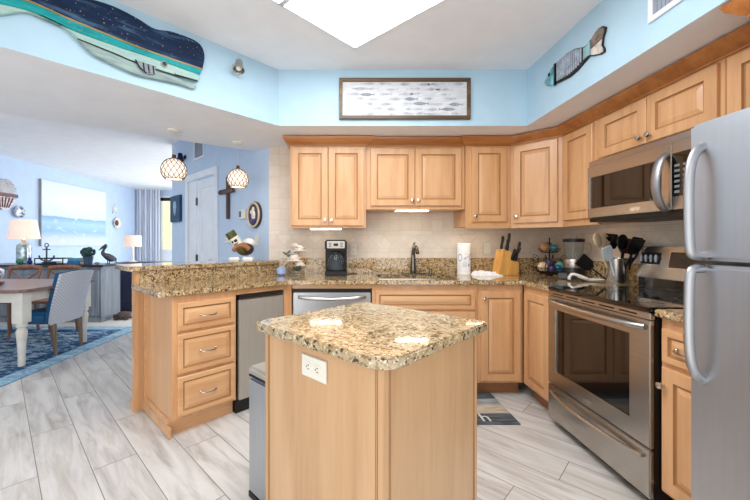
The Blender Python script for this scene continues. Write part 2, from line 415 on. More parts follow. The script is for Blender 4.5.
# ------------------------------------------------------------------ ceiling light panels
M['diffuser'] = plain('lit_diffuser', (255, 255, 255), .6, var=0, emit=PANEL_E)
def light_panel(k, label):
    # 45 degree fixture: corner nearest the back wall at (.09, 2.40)
    t = thing('ceiling_light_panel', label, 'ceiling light', (.09-R2*.63*k, 2.40-R2*.63*k, ZC-.004), N45-PI/2, 'recessed ceiling light panels')
    # local +x -> (-1,-1)/sqrt2, local +y -> (1,-1)/sqrt2
    b = MB(); b.box(.006, .604, .006, 1.21, -.004, .002); b.build('diffuser', 'diffuser', t)
    b = MB()
    for q in ((-.004, .006, -.004, 1.22), (.604, .614, -.004, 1.22), (-.004, .614, -.004, .006), (-.004, .614, 1.21, 1.22)): b.box(*q, -.008, .003)
    b.build('frame', 'trimwhite', t)
light_panel(0, 'large glowing white ceiling light panel with its corner pointing at the fish picture')
light_panel(1, 'second glowing ceiling panel, cut off by the top edge left of the large one')

# ------------------------------------------------------------------ cabinets
def knob(x, z, y, parent):
    b = MB(); b.lathe([(.006, 0), (.006, .012), (.012, .016), (.0155, .022), (.014, .028), (.006, .031)], (x, y, z), 14, axis='-y')
    return b.build('knob', 'chrome', parent)
def pull(x, z, y, parent, w=.10):
    b = MB(); pts = [(x+w/2*math.cos(t), y-.004-.028*math.sin(t)**.7 if 0 < t < PI else y, z-.006*math.sin(t)) for t in [PI*k/12 for k in range(13)]]
    b.tube(pts, .0045, 8)
    for sgn in (-1, 1): b.ball((x+sgn*w/2, y-.003, z), .008, seg=10)
    return b.build('pull', 'chrome', parent)
def cabinet(name, label, loc, rz, x0, x1, d, z0, z1, doors=(), drawers=(), toe=0, kind='wall cabinet', body_mat='maple', group=None, endbase=False, hollow=0, rail=False):
    t = thing(name, label, kind, (loc[0], loc[1], 0), rz, group)
    b = MB()
    if hollow:
        b.box(x0, x1, 0, d, z0, hollow)
        for q in ((x0, x1, 0, .02), (x0, x0+.018, .02, d), (x1-.018, x1, .02, d), (x0+.018, x1-.018, d-.01, d)): b.box(*q, hollow, z1)
    else: b.box(x0, x1, 0, d, z0, z1, 0, .002)
    b.build('body', body_mat, t)
    if rail: b = MB(); b.box(x0, x1, 0, .018, z0-.018, z0); b.build('light_rail', 'maple_h', t)
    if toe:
        b = MB(); b.box(x0+(.0 if not endbase else -.012), x1, toe, d-.02, 0, z0+.001); b.build('toe_kick', 'toewood_shaded' if not endbase else 'maple_h', t)
    for (a, c, e, f, kx, kz) in doors:
        b = MB(); b.panel(a, c, e, f, 0, .02); dd = b.build('door', ['maple', 'groove_tone'], t, smooth=False)
        if kx is not None: knob(kx, kz, -.02, dd)
    for (a, c, e, f, hp) in drawers:
        b = MB(); b.panel(a, c, e, f, 0, .02, .03); dd = b.build('drawer_front', ['maple_h', 'groove_tone'], t, smooth=False)
        if hp: pull((a+c)/2, (e+f)/2, -.02, dd)
    return t
UZ0, UZ1, CB = 1.336, 2.062, 1.38
UD = BW-.012-3.02
g = 'upper wall cabinets'
cabinet('wall_cabinet', 'two-door maple wall cabinet above the coffee maker', (0, 3.01), 0, -.452, .209, UD+.01, UZ0, 2.115,
        [(-.435, -.122, 1.355, 2.04, -.148, 1.40), (-.117, .192, 1.355, 2.04, -.09, 1.40)])
cabinet('wall_cabinet', 'short two-door maple wall cabinet above the sink faucet', (0, 3.03), 0, .212, 1.076, UD-.01, 1.50, 2.115,
        [(.25, .635, 1.53, 2.035, .61, 1.575), (.64, 1.045, 1.53, 2.035, .665, 1.575)])
cabinet('wall_cabinet', 'narrow single-door maple wall cabinet right of the sink cabinet', (0, 3.01), 0, 1.079, 1.47, UD+.01, 1.352, 2.115,
        [(1.125, 1.43, 1.39, 2.04, 1.152, 1.44)], rail=True)
# corner cabinet with diagonal face
t = thing('corner_cabinet', 'maple corner wall cabinet with a diagonal door', 'wall cabinet')
b = MB(Matrix.Translation((1.473, 3.015, 0)) @ Matrix.Rotation(N45, 4, 'Z')); b.box(0, .392, 0, .018, 1.334, 1.352); b.build('light_rail', 'maple_h', t)
b = MB(); b.prism([(1.473, 3.015), (1.75, 2.738), (RW-.012, 2.738), (RW-.012, BW-.012), (1.473, BW-.012)], 1.352, 2.115); b.build('body', 'maple', t)
b = MB(Matrix.Translation((1.473, 3.015, 0)) @ Matrix.Rotation(N45, 4, 'Z')); b.panel(.03, .362, 1.375, 2.04, 0, .02)
dd = b.build('door', ['maple', 'groove_tone'], t, smooth=False)
b = MB(Matrix.Translation((1.473, 3.015, 0)) @ Matrix.Rotation(N45, 4, 'Z')); b.lathe([(.006, 0), (.006, .012), (.012, .016), (.0155, .022), (.014, .028), (.006, .031)], (.055, -.02, 1.43), 14, axis='-y')
b.build('knob', 'chrome', dd)
# right run (local x grows towards the camera, origin at y=2.735)
UR = RW-.012-1.75; Y0 = 2.735
cabinet('wall_cabinet', 'tall single-door maple wall cabinet left of the microwave', (1.75, Y0), N90, 0, Y0-2.352, UR, 1.352, 2.115, [(.03, .345, 1.38, 2.04, None, 0)], rail=True)
cabinet('wall_cabinet', 'maple wall cabinet with two knobs directly above the microwave', (1.75, Y0), N90, Y0-2.349, Y0-1.575, UR, 1.755, 2.115,
        [(.405, .768, 1.775, 2.04, .742, 1.815), (.773, 1.14, 1.775, 2.04, .80, 1.815)])
cabinet('wall_cabinet', 'maple wall cabinet between microwave and refrigerator top, cut by the right edge', (1.75, Y0), N90, Y0-1.572, Y0-1.30, UR, 1.352, 2.115,
        [(1.185, 1.415, 1.38, 2.04, None, 0)])
cabinet('wall_cabinet', 'deep maple cabinet over the refrigerator at the right edge', (1.53, Y0), N90, Y0-1.28, Y0-.46, RW-.012-1.53, 1.70, 2.06,
        [(1.475, 1.86, 1.72, 2.0, 1.83, 1.76), (1.865, 2.255, 1.72, 2.0, 1.89, 1.76)])
# crowns
prof = [(0, 2.052), (.007, 2.052), (.010, 2.062), (.022, 2.070), (.034, 2.083), (.050, 2.098), (.056, 2.112), (.060, 2.121), (0, 2.121)]
solo('crown_moulding', MB().sweep([(-.452, BW-.012), (-.452, 3.008), (.211, 3.008), (.211, 3.2)], prof), 'crown', 'dark-stained crown moulding along the top of the cabinet above the coffee maker', 'moulding')
solo('crown_moulding', MB().sweep([(.20, 3.028), (1.085, 3.028)], prof), 'crown', 'dark-stained crown moulding along the top of the cabinet above the faucet', 'moulding')
solo('crown_moulding', MB().sweep([(1.078, 3.2), (1.078, 3.008), (1.472, 3.008), (1.748, 2.735), (1.748, 1.30)], prof), 'crown', 'long dark-stained crown moulding bending around the corner cabinet above the microwave', 'moulding')
solo('crown_moulding', MB().sweep([(2.05, 1.285), (1.528, 1.285), (1.528, .46)], prof), 'crown', 'crown moulding end at the top right corner, on the cabinet over the refrigerator', 'moulding')

# base cabinets on the back wall, front face at y = 2.715
BF = 2.715; BD = BW-.03-BF; TOPZ = .876
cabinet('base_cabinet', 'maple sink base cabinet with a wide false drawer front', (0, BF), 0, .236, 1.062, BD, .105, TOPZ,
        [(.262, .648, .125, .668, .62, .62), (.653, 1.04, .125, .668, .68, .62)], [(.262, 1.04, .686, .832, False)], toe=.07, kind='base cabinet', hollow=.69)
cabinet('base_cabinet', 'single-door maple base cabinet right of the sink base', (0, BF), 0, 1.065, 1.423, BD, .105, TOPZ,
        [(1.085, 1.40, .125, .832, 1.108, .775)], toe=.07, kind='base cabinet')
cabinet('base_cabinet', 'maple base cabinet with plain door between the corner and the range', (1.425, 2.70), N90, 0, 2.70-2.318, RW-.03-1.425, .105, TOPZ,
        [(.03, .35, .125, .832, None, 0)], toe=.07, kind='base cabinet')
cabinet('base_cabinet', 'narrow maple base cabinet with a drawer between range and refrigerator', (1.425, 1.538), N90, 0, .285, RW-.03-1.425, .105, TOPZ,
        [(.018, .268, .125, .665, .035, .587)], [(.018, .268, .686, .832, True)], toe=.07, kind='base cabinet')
# peninsula: local frame u (along), v (away from kitchen)
PO = (-1.087, 2.038)
def pen(u, v): return (PO[0]+R2*(u-v), PO[1]+R2*(u+v))
c0 = pen(0, .03)
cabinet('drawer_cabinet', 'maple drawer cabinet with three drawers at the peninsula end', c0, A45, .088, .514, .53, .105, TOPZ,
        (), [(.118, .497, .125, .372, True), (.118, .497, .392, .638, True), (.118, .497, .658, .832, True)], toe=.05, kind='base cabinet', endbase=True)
# pieces that close the inside corner
t = thing('face_frame', 'maple frame strips in the corner and above the dishwasher and trash compactor', 'frame strip')
b = MB(); b.prism([pen(.918, .03), pen(.955, .03), (-.398, BF), (-.392, BF+.02), (-.392, 2.9), pen(.918, .2)], 0.0, TOPZ); b.build('corner_post', 'maple', t)
b = MB(); b.box(-.391, .234, BF-.002, BF+.02, .848, TOPZ); b.build('top_rail', 'maple_h', t)
b = MB(Matrix.Translation((c0[0], c0[1], 0)) @ Matrix.Rotation(A45, 4, 'Z')); b.box(.516, .917, -.002, .02, .842, TOPZ); b.build('top_rail', 'maple_h', t)

# granite worktop
RY = 2.318
outer = [pen(0, 0), (-.444, 2.681), (1.397, 2.681), (1.397, RY), (RW-.012, RY), (RW-.012, BW-.012), (DW[0]+.07, BW-.012), pen(0, .57)]
outer = rounded(outer, {0: .05, 1: .03, 2: .03})
hole = rounded([(.30, 2.80), (.94, 2.80), (.94, 3.16), (.30, 3.16)], {0: .05, 1: .05, 2: .05, 3: .05})
t = thing('worktop', 'long speckled granite worktop running along the back wall and peninsula', 'worktop')
b = MB(); b.prism(outer, .88, .914, holes=[hole[::-1]], bev=.004); b.build('slab', 'granite', t)
b = MB(); b.box(-.585, RW-.012, BW-.032, BW-.012, .9142, 1.062, 0, .002); b.box(RW-.032, RW-.012, RY, BW-.032, .9142, 1.062, 0, .002); b.build('splashback', 'granite', t)
b = MB(); b.prism([(1.395, 1.255), (RW-.012, 1.255), (RW-.012, 1.538), (1.395, 1.538)], .88, .914, bev=.004)
solo('worktop', b, 'granite', 'short granite worktop between the range and the refrigerator', 'worktop')
# bar wall, bar splash and bar top
t = thing('bar_wall', 'maple half wall carrying the raised bar at the back of the peninsula', 'half wall', (PO[0], PO[1], 0), A45)
b = MB(); b.box(.03, 1.18, .572, .645, 0, 1.005, 0, .002); b.build('wall_panel', 'maple', t)
b = MB(); b.box(.022, .046, .564, .573, 0, .878); b.build('edge_trim', 'maple', t)
b = MB(); b.box(.022, .031, .58, .652, 0, 1.005, 0, .002); b.build('end_panel', 'maple', t)
b = MB(); b.box(.012, .085, .574, .66, 0, .075, 0, .004); b.build('base_moulding', 'maple_h', t)
b = MB(); b.box(.05, 1.235, .552, .571, .9145, 1.005); b.build('granite_splash', 'granite', t)
b = MB(); b.box(.072, .0875, .03, .565, 0, .07, 0, .004); b.box(.074, .0875, .53, .555, .07, .876); solo('base_trim', b, 'maple_h', 'maple trim around the foot of the drawer cabinet end', 'trim', (PO[0], PO[1], 0), A45)
b = MB(); b.prism(rounded([(-.03, .535), (1.225, .535), (1.180, .64), (1.180, .95), (-.03, .95)], {0: .03, 4: .05}), 1.006, 1.040, bev=.004)
solo('bar_top', b, 'granite', 'raised granite bar top under the two pendant lamps', 'bar top', (PO[0], PO[1], 0), A45)

# ------------------------------------------------------------------ appliances
# trash compactor
t = thing('trash_compactor', 'stainless trash compactor panel between drawers and corner', 'trash compactor', (c0[0], c0[1], 0), A45)
b = MB(); b.box(.528, .907, .01, .5, .09, .84); b.build('body', 'black', t)
b = MB(); b.box(.530, .905, -.018, .01, .10, .805, 0, .004); b.build('door', 'panelsteel', t)
b = MB(); b.box(.530, .905, -.016, .008, .810, .838, 0, .003); b.tube([(.55, -.022, .816), (.885, -.022, .816)], .005, 8); b.build('handle_strip', 'steel_dk', t)
b = MB(); b.box(.522, .912, .015, .45, 0, .089); b.build('kick_plate', 'black', t)
# dishwasher
t = thing('dishwasher', 'stainless dishwasher with curved bar handle under the coffee maker', 'dishwasher', (0, BF, 0))
b = MB(); b.box(-.384, .228, .01, .56, .02, .846); b.build('body', 'black', t)
b = MB(); b.box(-.380, .224, -.022, .01, .115, .818, 0, .005); dd = b.build('door', 'fridge', t)
b = MB(); pts = [(-.34+.524*k/16, -.022-.042*math.sin(PI*k/16)**.5, .785-.016*math.sin(PI*k/16)) for k in range(17)]
b.tube(pts, .014, 10, flat=(.6, 1.0)); b.build('handle', 'steel', dd)
b = MB(); b.box(-.380, .224, -.012, .01, .822, .845, 0, .002); b.build('control_strip', 'black', t)
# range: local x runs towards the camera
t = thing('range', 'stainless electric range with black glass top and oven window', 'range', (1.385, 1.9275, 0), N90)
H = .3815
b = MB(); b.box(-H, H, .017, .665, .04, .894); b.box(-H+.03, H-.03, .06, .6, 0, .04); b.build('body', 'black', t)
b = MB(); b.box(-H-.002, H+.002, -.012, .60, .893, .918, 0, .008); ct = b.build('cooktop', 'blackglass', t)
M['knobmetal'] = plain('pale_knob', (205, 214, 224), .3, .5); M['panelglass'] = plain('bronze_glass', (74, 62, 52), .1)
M['cordgrey2'] = plain('key_legend', (120, 122, 124), .5)
M['ring'] = plain('burner_ring', (48, 46, 45), .3)
for (x, y, r) in ((-.2, .17, .11), (.19, .16, .085), (-.2, .44, .085), (.19, .44, .11)):
    b = MB(); b.lathe([(r, .9182), (r, .9188), (r-.004, .9188), (r-.004, .9182)], (x, y, 0), 40, cap=False); b.build('burner_ring', 'ring', ct)
b = MB(); b.box(-H, H, -.004, .03, .862, .892, 0, .003)
for k in range(5): b.box(-.33+.135*k, -.23+.135*k, -.0052, 0, .873, .880, 1)
b.build('vent_trim', ['steel', 'black'], t)
b = MB(); b.prism([(-H, .283), (H, .283), (H, .858), (-H, .858)], -.006, .016, holes=[[(-.30, .375), (-.30, .775), (.268, .775), (.268, .375)]], plane='xz', bev=.004)
od = b.build('oven_door', 'steel', t)
b = MB(); b.box(-.302, .270, .002, .012, .373, .777); b.build('oven_window', 'blackglass', od)
b = MB(); pts = [(-.355+.71*k/20, -.006-.05*math.sin(PI*k/20)**.45, .826) for k in range(21)]
b.tube(pts, .015, 12, flat=(1, 1)); b.build('handle', 'steel', od)
b = MB(); b.box(-.045, .015, -.010, -.004, .306, .328, 0, .002); b.build('badge', 'chrome', od)
b = MB(); b.box(-H, H, -.006, .016, .055, .276, 0, .005); dr = b.build('storage_drawer', 'steel', t)
b = MB(); pts = [(-.345+.69*k/20, -.008-.032*math.sin(PI*k/20)**.6, .235-.012*math.sin(PI*k/20)) for k in range(21)]
b.tube(pts, .012, 10, flat=(1, .8)); b.build('handle', 'steel', dr)
b = MB(); b.hexa([(-H, .60, .918), (H, .60, .918), (H, .665, .918), (-H, .665, .918)], [(-H, .60, .985), (H, .60, .985), (H, .665, .985), (-H, .665, .985)]); b.build('backguard_base', 'blackglass', t)
b = MB(); b.hexa([(-H, .585, .985), (H, .585, .985), (H, .668, .985), (-H, .668, .985)], [(-H, .625, 1.185), (H, .625, 1.185), (H, .668, 1.185), (-H, .668, 1.185)], bev=.004); bgd = b.build('backguard', 'steel', t)
def on_bg(x0, x1, z0, z1, out, mi=0, bb=None):
    f = lambda z: .585+.04*(z-.985)/.2
    bb.hexa([(x0, f(z0)-out, z0), (x1, f(z0)-out, z0), (x1, f(z0)+.006, z0), (x0, f(z0)+.006, z0)], [(x0, f(z1)-out, z1), (x1, f(z1)-out, z1), (x1, f(z1)+.006, z1), (x0, f(z1)+.006, z1)], mi)
b = MB(); on_bg(-.372, -.232, 1.072, 1.146, .002, 0, b); kp = b.build('knob_plate', 'black', bgd)
bgy = lambda z: .585+.04*(z-.985)/.2
for x in (-.355, -.320, -.284, -.249, .265, .335):
    z = 1.109; b = MB(); b.lathe([(.0145, .002), (.0145, .010), (.012, .012)], (x, bgy(z), z), 16, axis='-y', mi=1); b.box(x-.005, x+.005, bgy(z)-.022, bgy(z)-.009, z-.024, z+.024, 0, .003); b.build('control_knob', ['knobmetal', 'steel_dk'], bgd)
b = MB(); on_bg(-.175, .175, 1.050, 1.158, .003, 0, b); pl = b.build('panel_frame', 'chrome', bgd)
b = MB(); on_bg(-.168, .168, 1.057, 1.151, .004, 0, b); b.build('touch_panel', 'panelglass', pl)
# microwave
t = thing('microwave', 'stainless over-the-range microwave with curved door handle', 'microwave', (1.672, 1.953, 0), N90)
H = .378
b = MB(); b.box(-H, H, .012, .39, 1.352, 1.752); b.build('body', 'steel_dk', t)
b = MB(); b.box(-H, H, -.004, .012, 1.715, 1.750, 0, .002); b.build('vent_grille', 'steel', t)
b = MB(); b.prism([(-H, 1.375), (.215, 1.375), (.215, 1.712), (-H, 1.712)], -.014, .012, holes=[[(-.355, 1.435), (-.355, 1.640), (.16, 1.640), (.16, 1.435)]], plane='xz', bev=.003); md = b.build('door', 'steel', t)
b = MB(); b.box(-.357, .162, -.006, 0, 1.433, 1.642); b.build('window', 'blackglass', md)
b = MB(); pts = [(.188, -.014-.055*math.sin(PI*k/16)**.55, 1.375+.285*k/16) for k in range(17)]
b.tube(pts, .021, 12, flat=(1.15, .55)); b.build('handle', 'handle', md)
b = MB(); b.box(-.03, .03, -.018, -.012, 1.392, 1.410, 0, .002); b.build('badge', 'chrome', md)
b = MB(); b.box(.218, H, -.014, .012, 1.375, 1.712, 0, .003); cp = b.build('control_panel', 'steel', t)
b = MB(); b.box(.224, H-.012, -.0165, -.012, 1.44, 1.655); b.build('keypad', 'blackglass', cp)
b = MB()
for r_ in range(6):
    for c_ in range(3): b.box(.236+c_*.043, .262+c_*.043, -.0178, -.016, 1.455+r_*.026, 1.468+r_*.026)
b.build('button', 'cordgrey2', cp)
b = MB(); b.box(-H, H, .0, .39, 1.346, 1.372, 0, .002); b.build('underside', 'black', t)
# refrigerator
t = thing('refrigerator', 'tall stainless top-freezer refrigerator at the right edge', 'refrigerator', (1.258, .885, 0), N90)
H = .37
b = MB(); b.box(-H+.004, H-.004, .07, .79, .03, 1.615, 0, .006); b.build('body', 'steel_dk', t)
b = MB(); b.box(-H+.03, H-.03, .09, .7, 0, .03); b.build('base_grille', 'black', t)
for nm, z0, z1, ha, hb in (('freezer_door', 1.147, 1.632, 1.162, 1.548), ('fridge_door', .05, 1.133, 1.120, .728)):
    b = MB(); b.box(-H, H, 0, .066, z0, z1, 0, .012); fd = b.build(nm, 'fridge', t)
    sg = 1 if hb > ha else -1; L = abs(hb-ha)
    pts = [(-.316, .002, ha), (-.316, -.035, ha+sg*.004), (-.316, -.046, ha+sg*.03), (-.316, -.050, ha+sg*L*.3), (-.316, -.050, ha+sg*L*.62), (-.316, -.043, ha+sg*L*.82), (-.316, -.025, ha+sg*L*.94), (-.316, .002, hb)]
    b = MB(); b.tube(smooth_line(pts, 5), .0155, 12, flat=(.8, 1.0)); b.build('handle', 'handle', fd)

# ------------------------------------------------------------------ island
IC = (.109, 1.292)
t = thing('kitchen_island', 'square pale maple island base in the foreground', 'island', (IC[0], IC[1], 0), N45)
I = .279
b = MB(); b.box(-I, I, -I, I, 0, .879, 0, .002); b.build('body', 'island', t)
for a in range(4):
    mm = Matrix.Rotation(a*PI/2, 4, 'Z')
    b = MB(mm); b.box(I-.020, I+.002, -I-.002, -I+.020, .07, .879, 0, .002); cp_ = b.build('corner_post', 'island', t)
    b = MB(mm)
    for q in (.0215, .0275): b.box(I-q-.0012, I-q+.0012, -I-.0012, -I+.001, .07, .879)
    for q in (.0215, .0275): b.box(I-.001, I+.0012, -I+q-.0012, -I+q+.0012, .07, .879)
    b.build('groove_line', 'groove_tone', cp_)
    b = MB(mm); b.box(-I+.0, I-.0, -I-.010, -I-.0005, 0, .07, 0, .004); b.build('base_moulding', 'island', t)
T = .313
b = MB(); b.prism(rounded([(-T, -T), (T, -T), (T, T), (-T, T)], {0: .035, 1: .085, 2: .03, 3: .03}), .882, .914, bev=.005)
solo('island_top', b, 'granite_sheen', 'square granite top of the island in the foreground', 'worktop', (IC[0], IC[1], 0), N45)
def outlet(label, loc, rz, horiz=False, scale=1):
    t = thing('wall_outlet', label, 'outlet', loc, rz, None)
    w, h = (.061, .036) if horiz else (.036, .058)
    b = MB(); b.box(-w, w, -.006, 0, -h, h, 0, .003); b.build('plate', 'white', t)
    for s_ in (-1, 1):
        c = (s_*.022, 0) if horiz else (0, s_*.022)
        b = MB(); b.lathe([(.0165, .005), (.0165, .0085), (.012, .009)], (c[0], 0, c[1]), 18, axis='-y'); so = b.build('socket', 'white', t)
        b = MB()
        for k in (-1, 1):
            if horiz: b.box(c[0]-.004, c[0]+.004, -.0094, -.0085, c[1]+k*.006-.0012, c[1]+k*.006+.0012)
            else: b.box(c[0]+k*.006-.0012, c[0]+k*.006+.0012, -.0094, -.0085, c[1]-.004, c[1]+.004)
        b.lathe([(.0025, .0085), (.0025, .0094)], (c[0]+(-.009 if horiz else 0), 0, c[1]-(0 if horiz else .009)), 8, axis='-y')
        b.build('slots', 'black', so)
    return t
ip = Matrix.Rotation(N45, 3, 'Z') @ Vector((.004, -I-.0005, 0))
outlet('white duplex outlet mounted sideways on the island', (IC[0]+ip.x, IC[1]+ip.y, .813), N45, True)
outlet('white outlet on the tile right of the coffee maker', (.112, BW-.011, 1.145), 0)
def switch(label, loc, rz, name='light_switch'):
    t = thing(name, label, 'switch', loc, rz)
    b = MB(); b.box(-.036, .036, -.006, 0, -.058, .058, 0, .003); b.build('plate', 'white', t)
    b = MB(); b.box(-.016, .016, -.009, -.005, -.033, .033, 0, .002); b.build('rocker', 'white', t)
switch('white rocker switch on the tile left of the knife block', (1.40, BW-.011, 1.155), 0)
# step trash can beside the island
t = thing('trash_can', 'slim stainless trash can standing left of the island', 'trash can', (IC[0], IC[1], 0), N45)
x0, x1, y0, y1 = -.646, -.385, -.143, .15
b = MB(); b.box(x0, x1, y0, y1, .025, .575, 0, .012); b.build('bin', 'fridge', t)
b = MB(); b.box(x0+.002, x1-.002, y0+.002, y1-.002, .0, .025); b.build('foot', 'black', t)
b = MB(); b.box(x0+.003, x1-.003, y0+.003, y1-.003, .574, .582); b.build('rim', 'black', t)
b = MB(); b.box(x0, x1, y0, y1, .582, .622, 0, .01); b.build('lid', 'panelsteel', t)
b = MB(); b.box(-.56, -.47, y0-.03, y0+.01, .008, .02, 0, .003); b.build('pedal', 'black', t)

# kitchen mat
W_, D_ = .96, .488
t = thing('kitchen_mat', 'kitchen mat with a weathered board print on the floor before the sink', 'mat', (.705, 2.531, 0))
M['mat_a'] = plain('mat_charcoal', (72, 78, 84), .9, var=.35, scale=9, stretch=(1, 5, 1)); M['mat_b'] = plain('mat_grey', (142, 148, 150), .9, var=.2, scale=9, stretch=(1, 5, 1)); M['mat_c'] = plain('mat_beige', (178, 166, 150), .9, var=.15, scale=9, stretch=(1, 5, 1)); M['mat_w'] = plain('mat_lettering', (206, 208, 206), .9)
b = MB(); ys = [-.244, -.105, .03, .125, .244]
for k, mi in enumerate((0, 2, 1, 0)): b.box(-W_/2, W_/2, ys[k], ys[k+1], 0.0005, .008, mi)
mt = b.build('pile', ['mat_a', 'mat_b', 'mat_c'], t)
text_mesh('h', .15, 'mat_w', 'lettering', t, Matrix.Translation((.275, -.165, .0085)) @ Matrix.Rotation(0, 4, 'Z'))

# sink and faucet
t = thing('sink', 'stainless undermount sink in the worktop below the faucet', 'sink')
b = MB(); b.box(.295, .945, 2.795, 3.165, .700, .704); b.box(.295, .303, 2.795, 3.165, .70, .8795); b.box(.937, .945, 2.795, 3.165, .70, .8795); b.box(.295, .945, 2.795, 2.803, .70, .8795); b.box(.295, .945, 3.157, 3.165, .70, .8795); b.build('basin', 'steel', t)
b = MB(); b.prism(rounded([(.282, 2.782), (.958, 2.782), (.958, 3.178), (.282, 3.178)], {0: .05, 1: .05, 2: .05, 3: .05}), .9143, .9178, holes=[rounded([(.306, 2.806), (.934, 2.806), (.934, 3.154), (.306, 3.154)], {0: .05, 1: .05, 2: .05, 3: .05})[::-1]], bev=.001); b.build('rim', 'chrome', t)
b = MB(); b.lathe([(.04, .704), (.04, .708), (.02, .707)], (.62, 2.98, 0), 20); b.build('drain', 'chrome', t)
t = thing('faucet', 'dark nickel single-lever faucet behind the sink', 'faucet', (.668, 3.235, .914))
M['nickel'] = plain('dark_nickel', (120, 114, 106), .22, 1)
b = MB(); b.prism(rounded([(-.12, -.026), (.12, -.026), (.12, .026), (-.12, .026)], {0: .024, 1: .024, 2: .024, 3: .024}), .0003, .009, bev=.003); b.build('base_plate', 'nickel', t)
b = MB(); b.lathe([(.028, .009), (.030, .03), (.025, .08), (.021, .16), (.019, .21), (.012, .235)], seg=18); b.build('body', 'nickel', t)
b = MB(); b.tube(smooth_line([(0, -.005, .18), (0, -.035, .235), (0, -.09, .258), (0, -.15, .245), (0, -.185, .20)], 5), [.015]*18+[.017]*3, 12); b.build('spout', 'nickel', t)
b = MB(); b.tube(smooth_line([(0, 0, .235), (.002, .004, .262), (.012, .02, .285), (.022, .04, .292)], 4), [.012, .012, .010, .009, .009, .008, .008, .008, .008, .008, .008, .008, .009], 10); b.build('lever', 'nickel', t)
for x, l in ((-.09, 'left'), (.09, 'right')): pass
b = MB(); b.lathe([(.018, 0.0003), (.018, .02), (.012, .035), (.012, .05), (.006, .054)], seg=14); b.tube([(0, 0, .048), (0, -.03, .052)], .005, 8)
solo('soap_dispenser', b, 'nickel', 'small dark soap dispenser right of the faucet', 'soap dispenser', (.83, 3.235, .914))

# ------------------------------------------------------------------ under-cabinet lights
def strip(x0, x1, y, z, label):
    t = thing('under_cabinet_light', label, 'light', ((x0+x1)/2, y, z))
    h = (x1-x0)/2
    b = MB(); b.box(-h, h, -.03, .03, -.006, 0); b.build('housing', 'white', t)
    b = MB(); b.box(-h+.005, h-.005, -.034, .028, -.011, -.006, 0, .002); b.build('tube', 'strip', t)
strip(-.285, .0, 3.075, UZ0, 'glowing light strip under the cabinet above the coffee maker')
strip(.475, .775, 3.09, 1.50, 'glowing light strip under the cabinet above the faucet')
M['strip_dim'] = plain('lit_warm_strip', (255, 236, 208), .5, var=0, emit=9)
t = thing('under_cabinet_light', 'slim light strip under the narrow cabinet right of the sink, hidden by its rail', 'light', (1.275, 3.075, 1.352))
b = MB(); b.box(-.17, .17, -.02, .02, -.005, 0); b.build('housing', 'white', t)
b = MB(); b.box(-.165, .165, -.018, .018, -.009, -.005); b.build('tube', 'strip_dim', t)
t = thing('under_cabinet_light', 'slim light strip under the tall cabinet left of the microwave, hidden by its rail', 'light', (1.815, 2.60, 1.352))
b = MB(); b.box(-.02, .02, -.11, .11, -.005, 0); b.build('housing', 'white', t)
b = MB(); b.box(-.018, .018, -.105, .105, -.009, -.005); b.build('tube', 'strip_dim', t)

# ------------------------------------------------------------------ kitchen counter things
# coffee maker
t = thing('coffee_maker', 'black and silver drip coffee maker on the worktop', 'coffee maker', (-.054, 3.13, .9142))
b = MB(); b.box(-.098, .098, -.11, .12, 0, .042, 0, .008); b.box(-.098, .098, .02, .12, .04, .30, 0, .006); b.box(-.098, .098, -.10, .12, .225, .32, 0, .012); b.build('body', 'black', t)
b = MB(); b.box(-.078, .078, -.106, -.098, .245, .308, 0, .003); fp = b.build('control_panel', 'panelsteel', t)
b = MB(); b.box(-.02, .02, -.1085, -.105, .265, .288); b.build('clock_display', 'black', fp)
b = MB()
for s_ in (-1, 1):
    for k in range(3): b.box(s_*.05-.012, s_*.05+.012, -.1075, -.105, .258+k*.014, .265+k*.014)
b.build('buttons', 'steel_dk', fp)
M['coffee_glass'] = plain('smoked_glass', (150, 165, 175), .03, trans=.9, ior=1.3)
b = MB(); b.lathe([(.055, .044), (.074, .06), (.078, .10), (.068, .15), (.048, .185), (.05, .20)], (0, -.045, 0), 24); ca = b.build('carafe', 'coffee_glass', t)
b = MB(); b.lathe([(.052, .20), (.052, .215), (.02, .22)], (0, -.045, 0), 24); b.tube(smooth_line([(.05, -.08, .195), (.085, -.11, .185), (.085, -.115, .12), (.06, -.095, .085)], 5), .008, 8); b.build('lid_and_grip', 'black', ca)
b = MB(); b.tube(smooth_line([(0, 0, .004), (.04, .02, .004), (.07, .01, .004), (.09, .035, .004)], 5), .004, 6); solo('power_cord', b, 'black', 'short black power cord right of the coffee maker', 'cord', (.05, 3.20, .9142))
# paper towel roll
t = thing('paper_towel_roll', 'upright white paper towel roll with blue print behind the sink', 'paper towel', (1.14, 3.23, .9142))
b = MB(); b.lathe([(.062, 0), (.062, .008), (.058, .012)], seg=28); b.build('holder_base', 'white', t)
M['paper'] = plain('paper_towel', (244, 244, 244), .9, var=.02, bump=.3, bscale=120); M['inkblue'] = plain('blue_ink', (92, 150, 190), .8); M['inkgrey'] = plain('grey_ink', (150, 165, 190), .8)
b = MB(); b.lathe([(.058, .012), (.060, .016), (.060, .286), (.057, .29), (.018, .29), (.018, .28)], seg=32); b.build('roll', 'paper', t)
def on_cyl(b, r, a0, a1, z0, z1, n=4):
    V = []; F = []
    for k in range(n+1):
        a = a0+(a1-a0)*k/n
        for rr in (r-.001, r+.0006):
            for z in (z0, z1): V.append((rr*math.sin(a), -rr*math.cos(a), z))
    for k in range(n):
        i = 4*k; F += [(i+2, i+6, i+7, i+3), (i+1, i+3, i+7, i+5), (i, i+4, i+6, i+2)]
    F += [(0, 1, 3, 2), (4*n, 4*n+2, 4*n+3, 4*n+1)]; b._add(V, F)
b = MB()
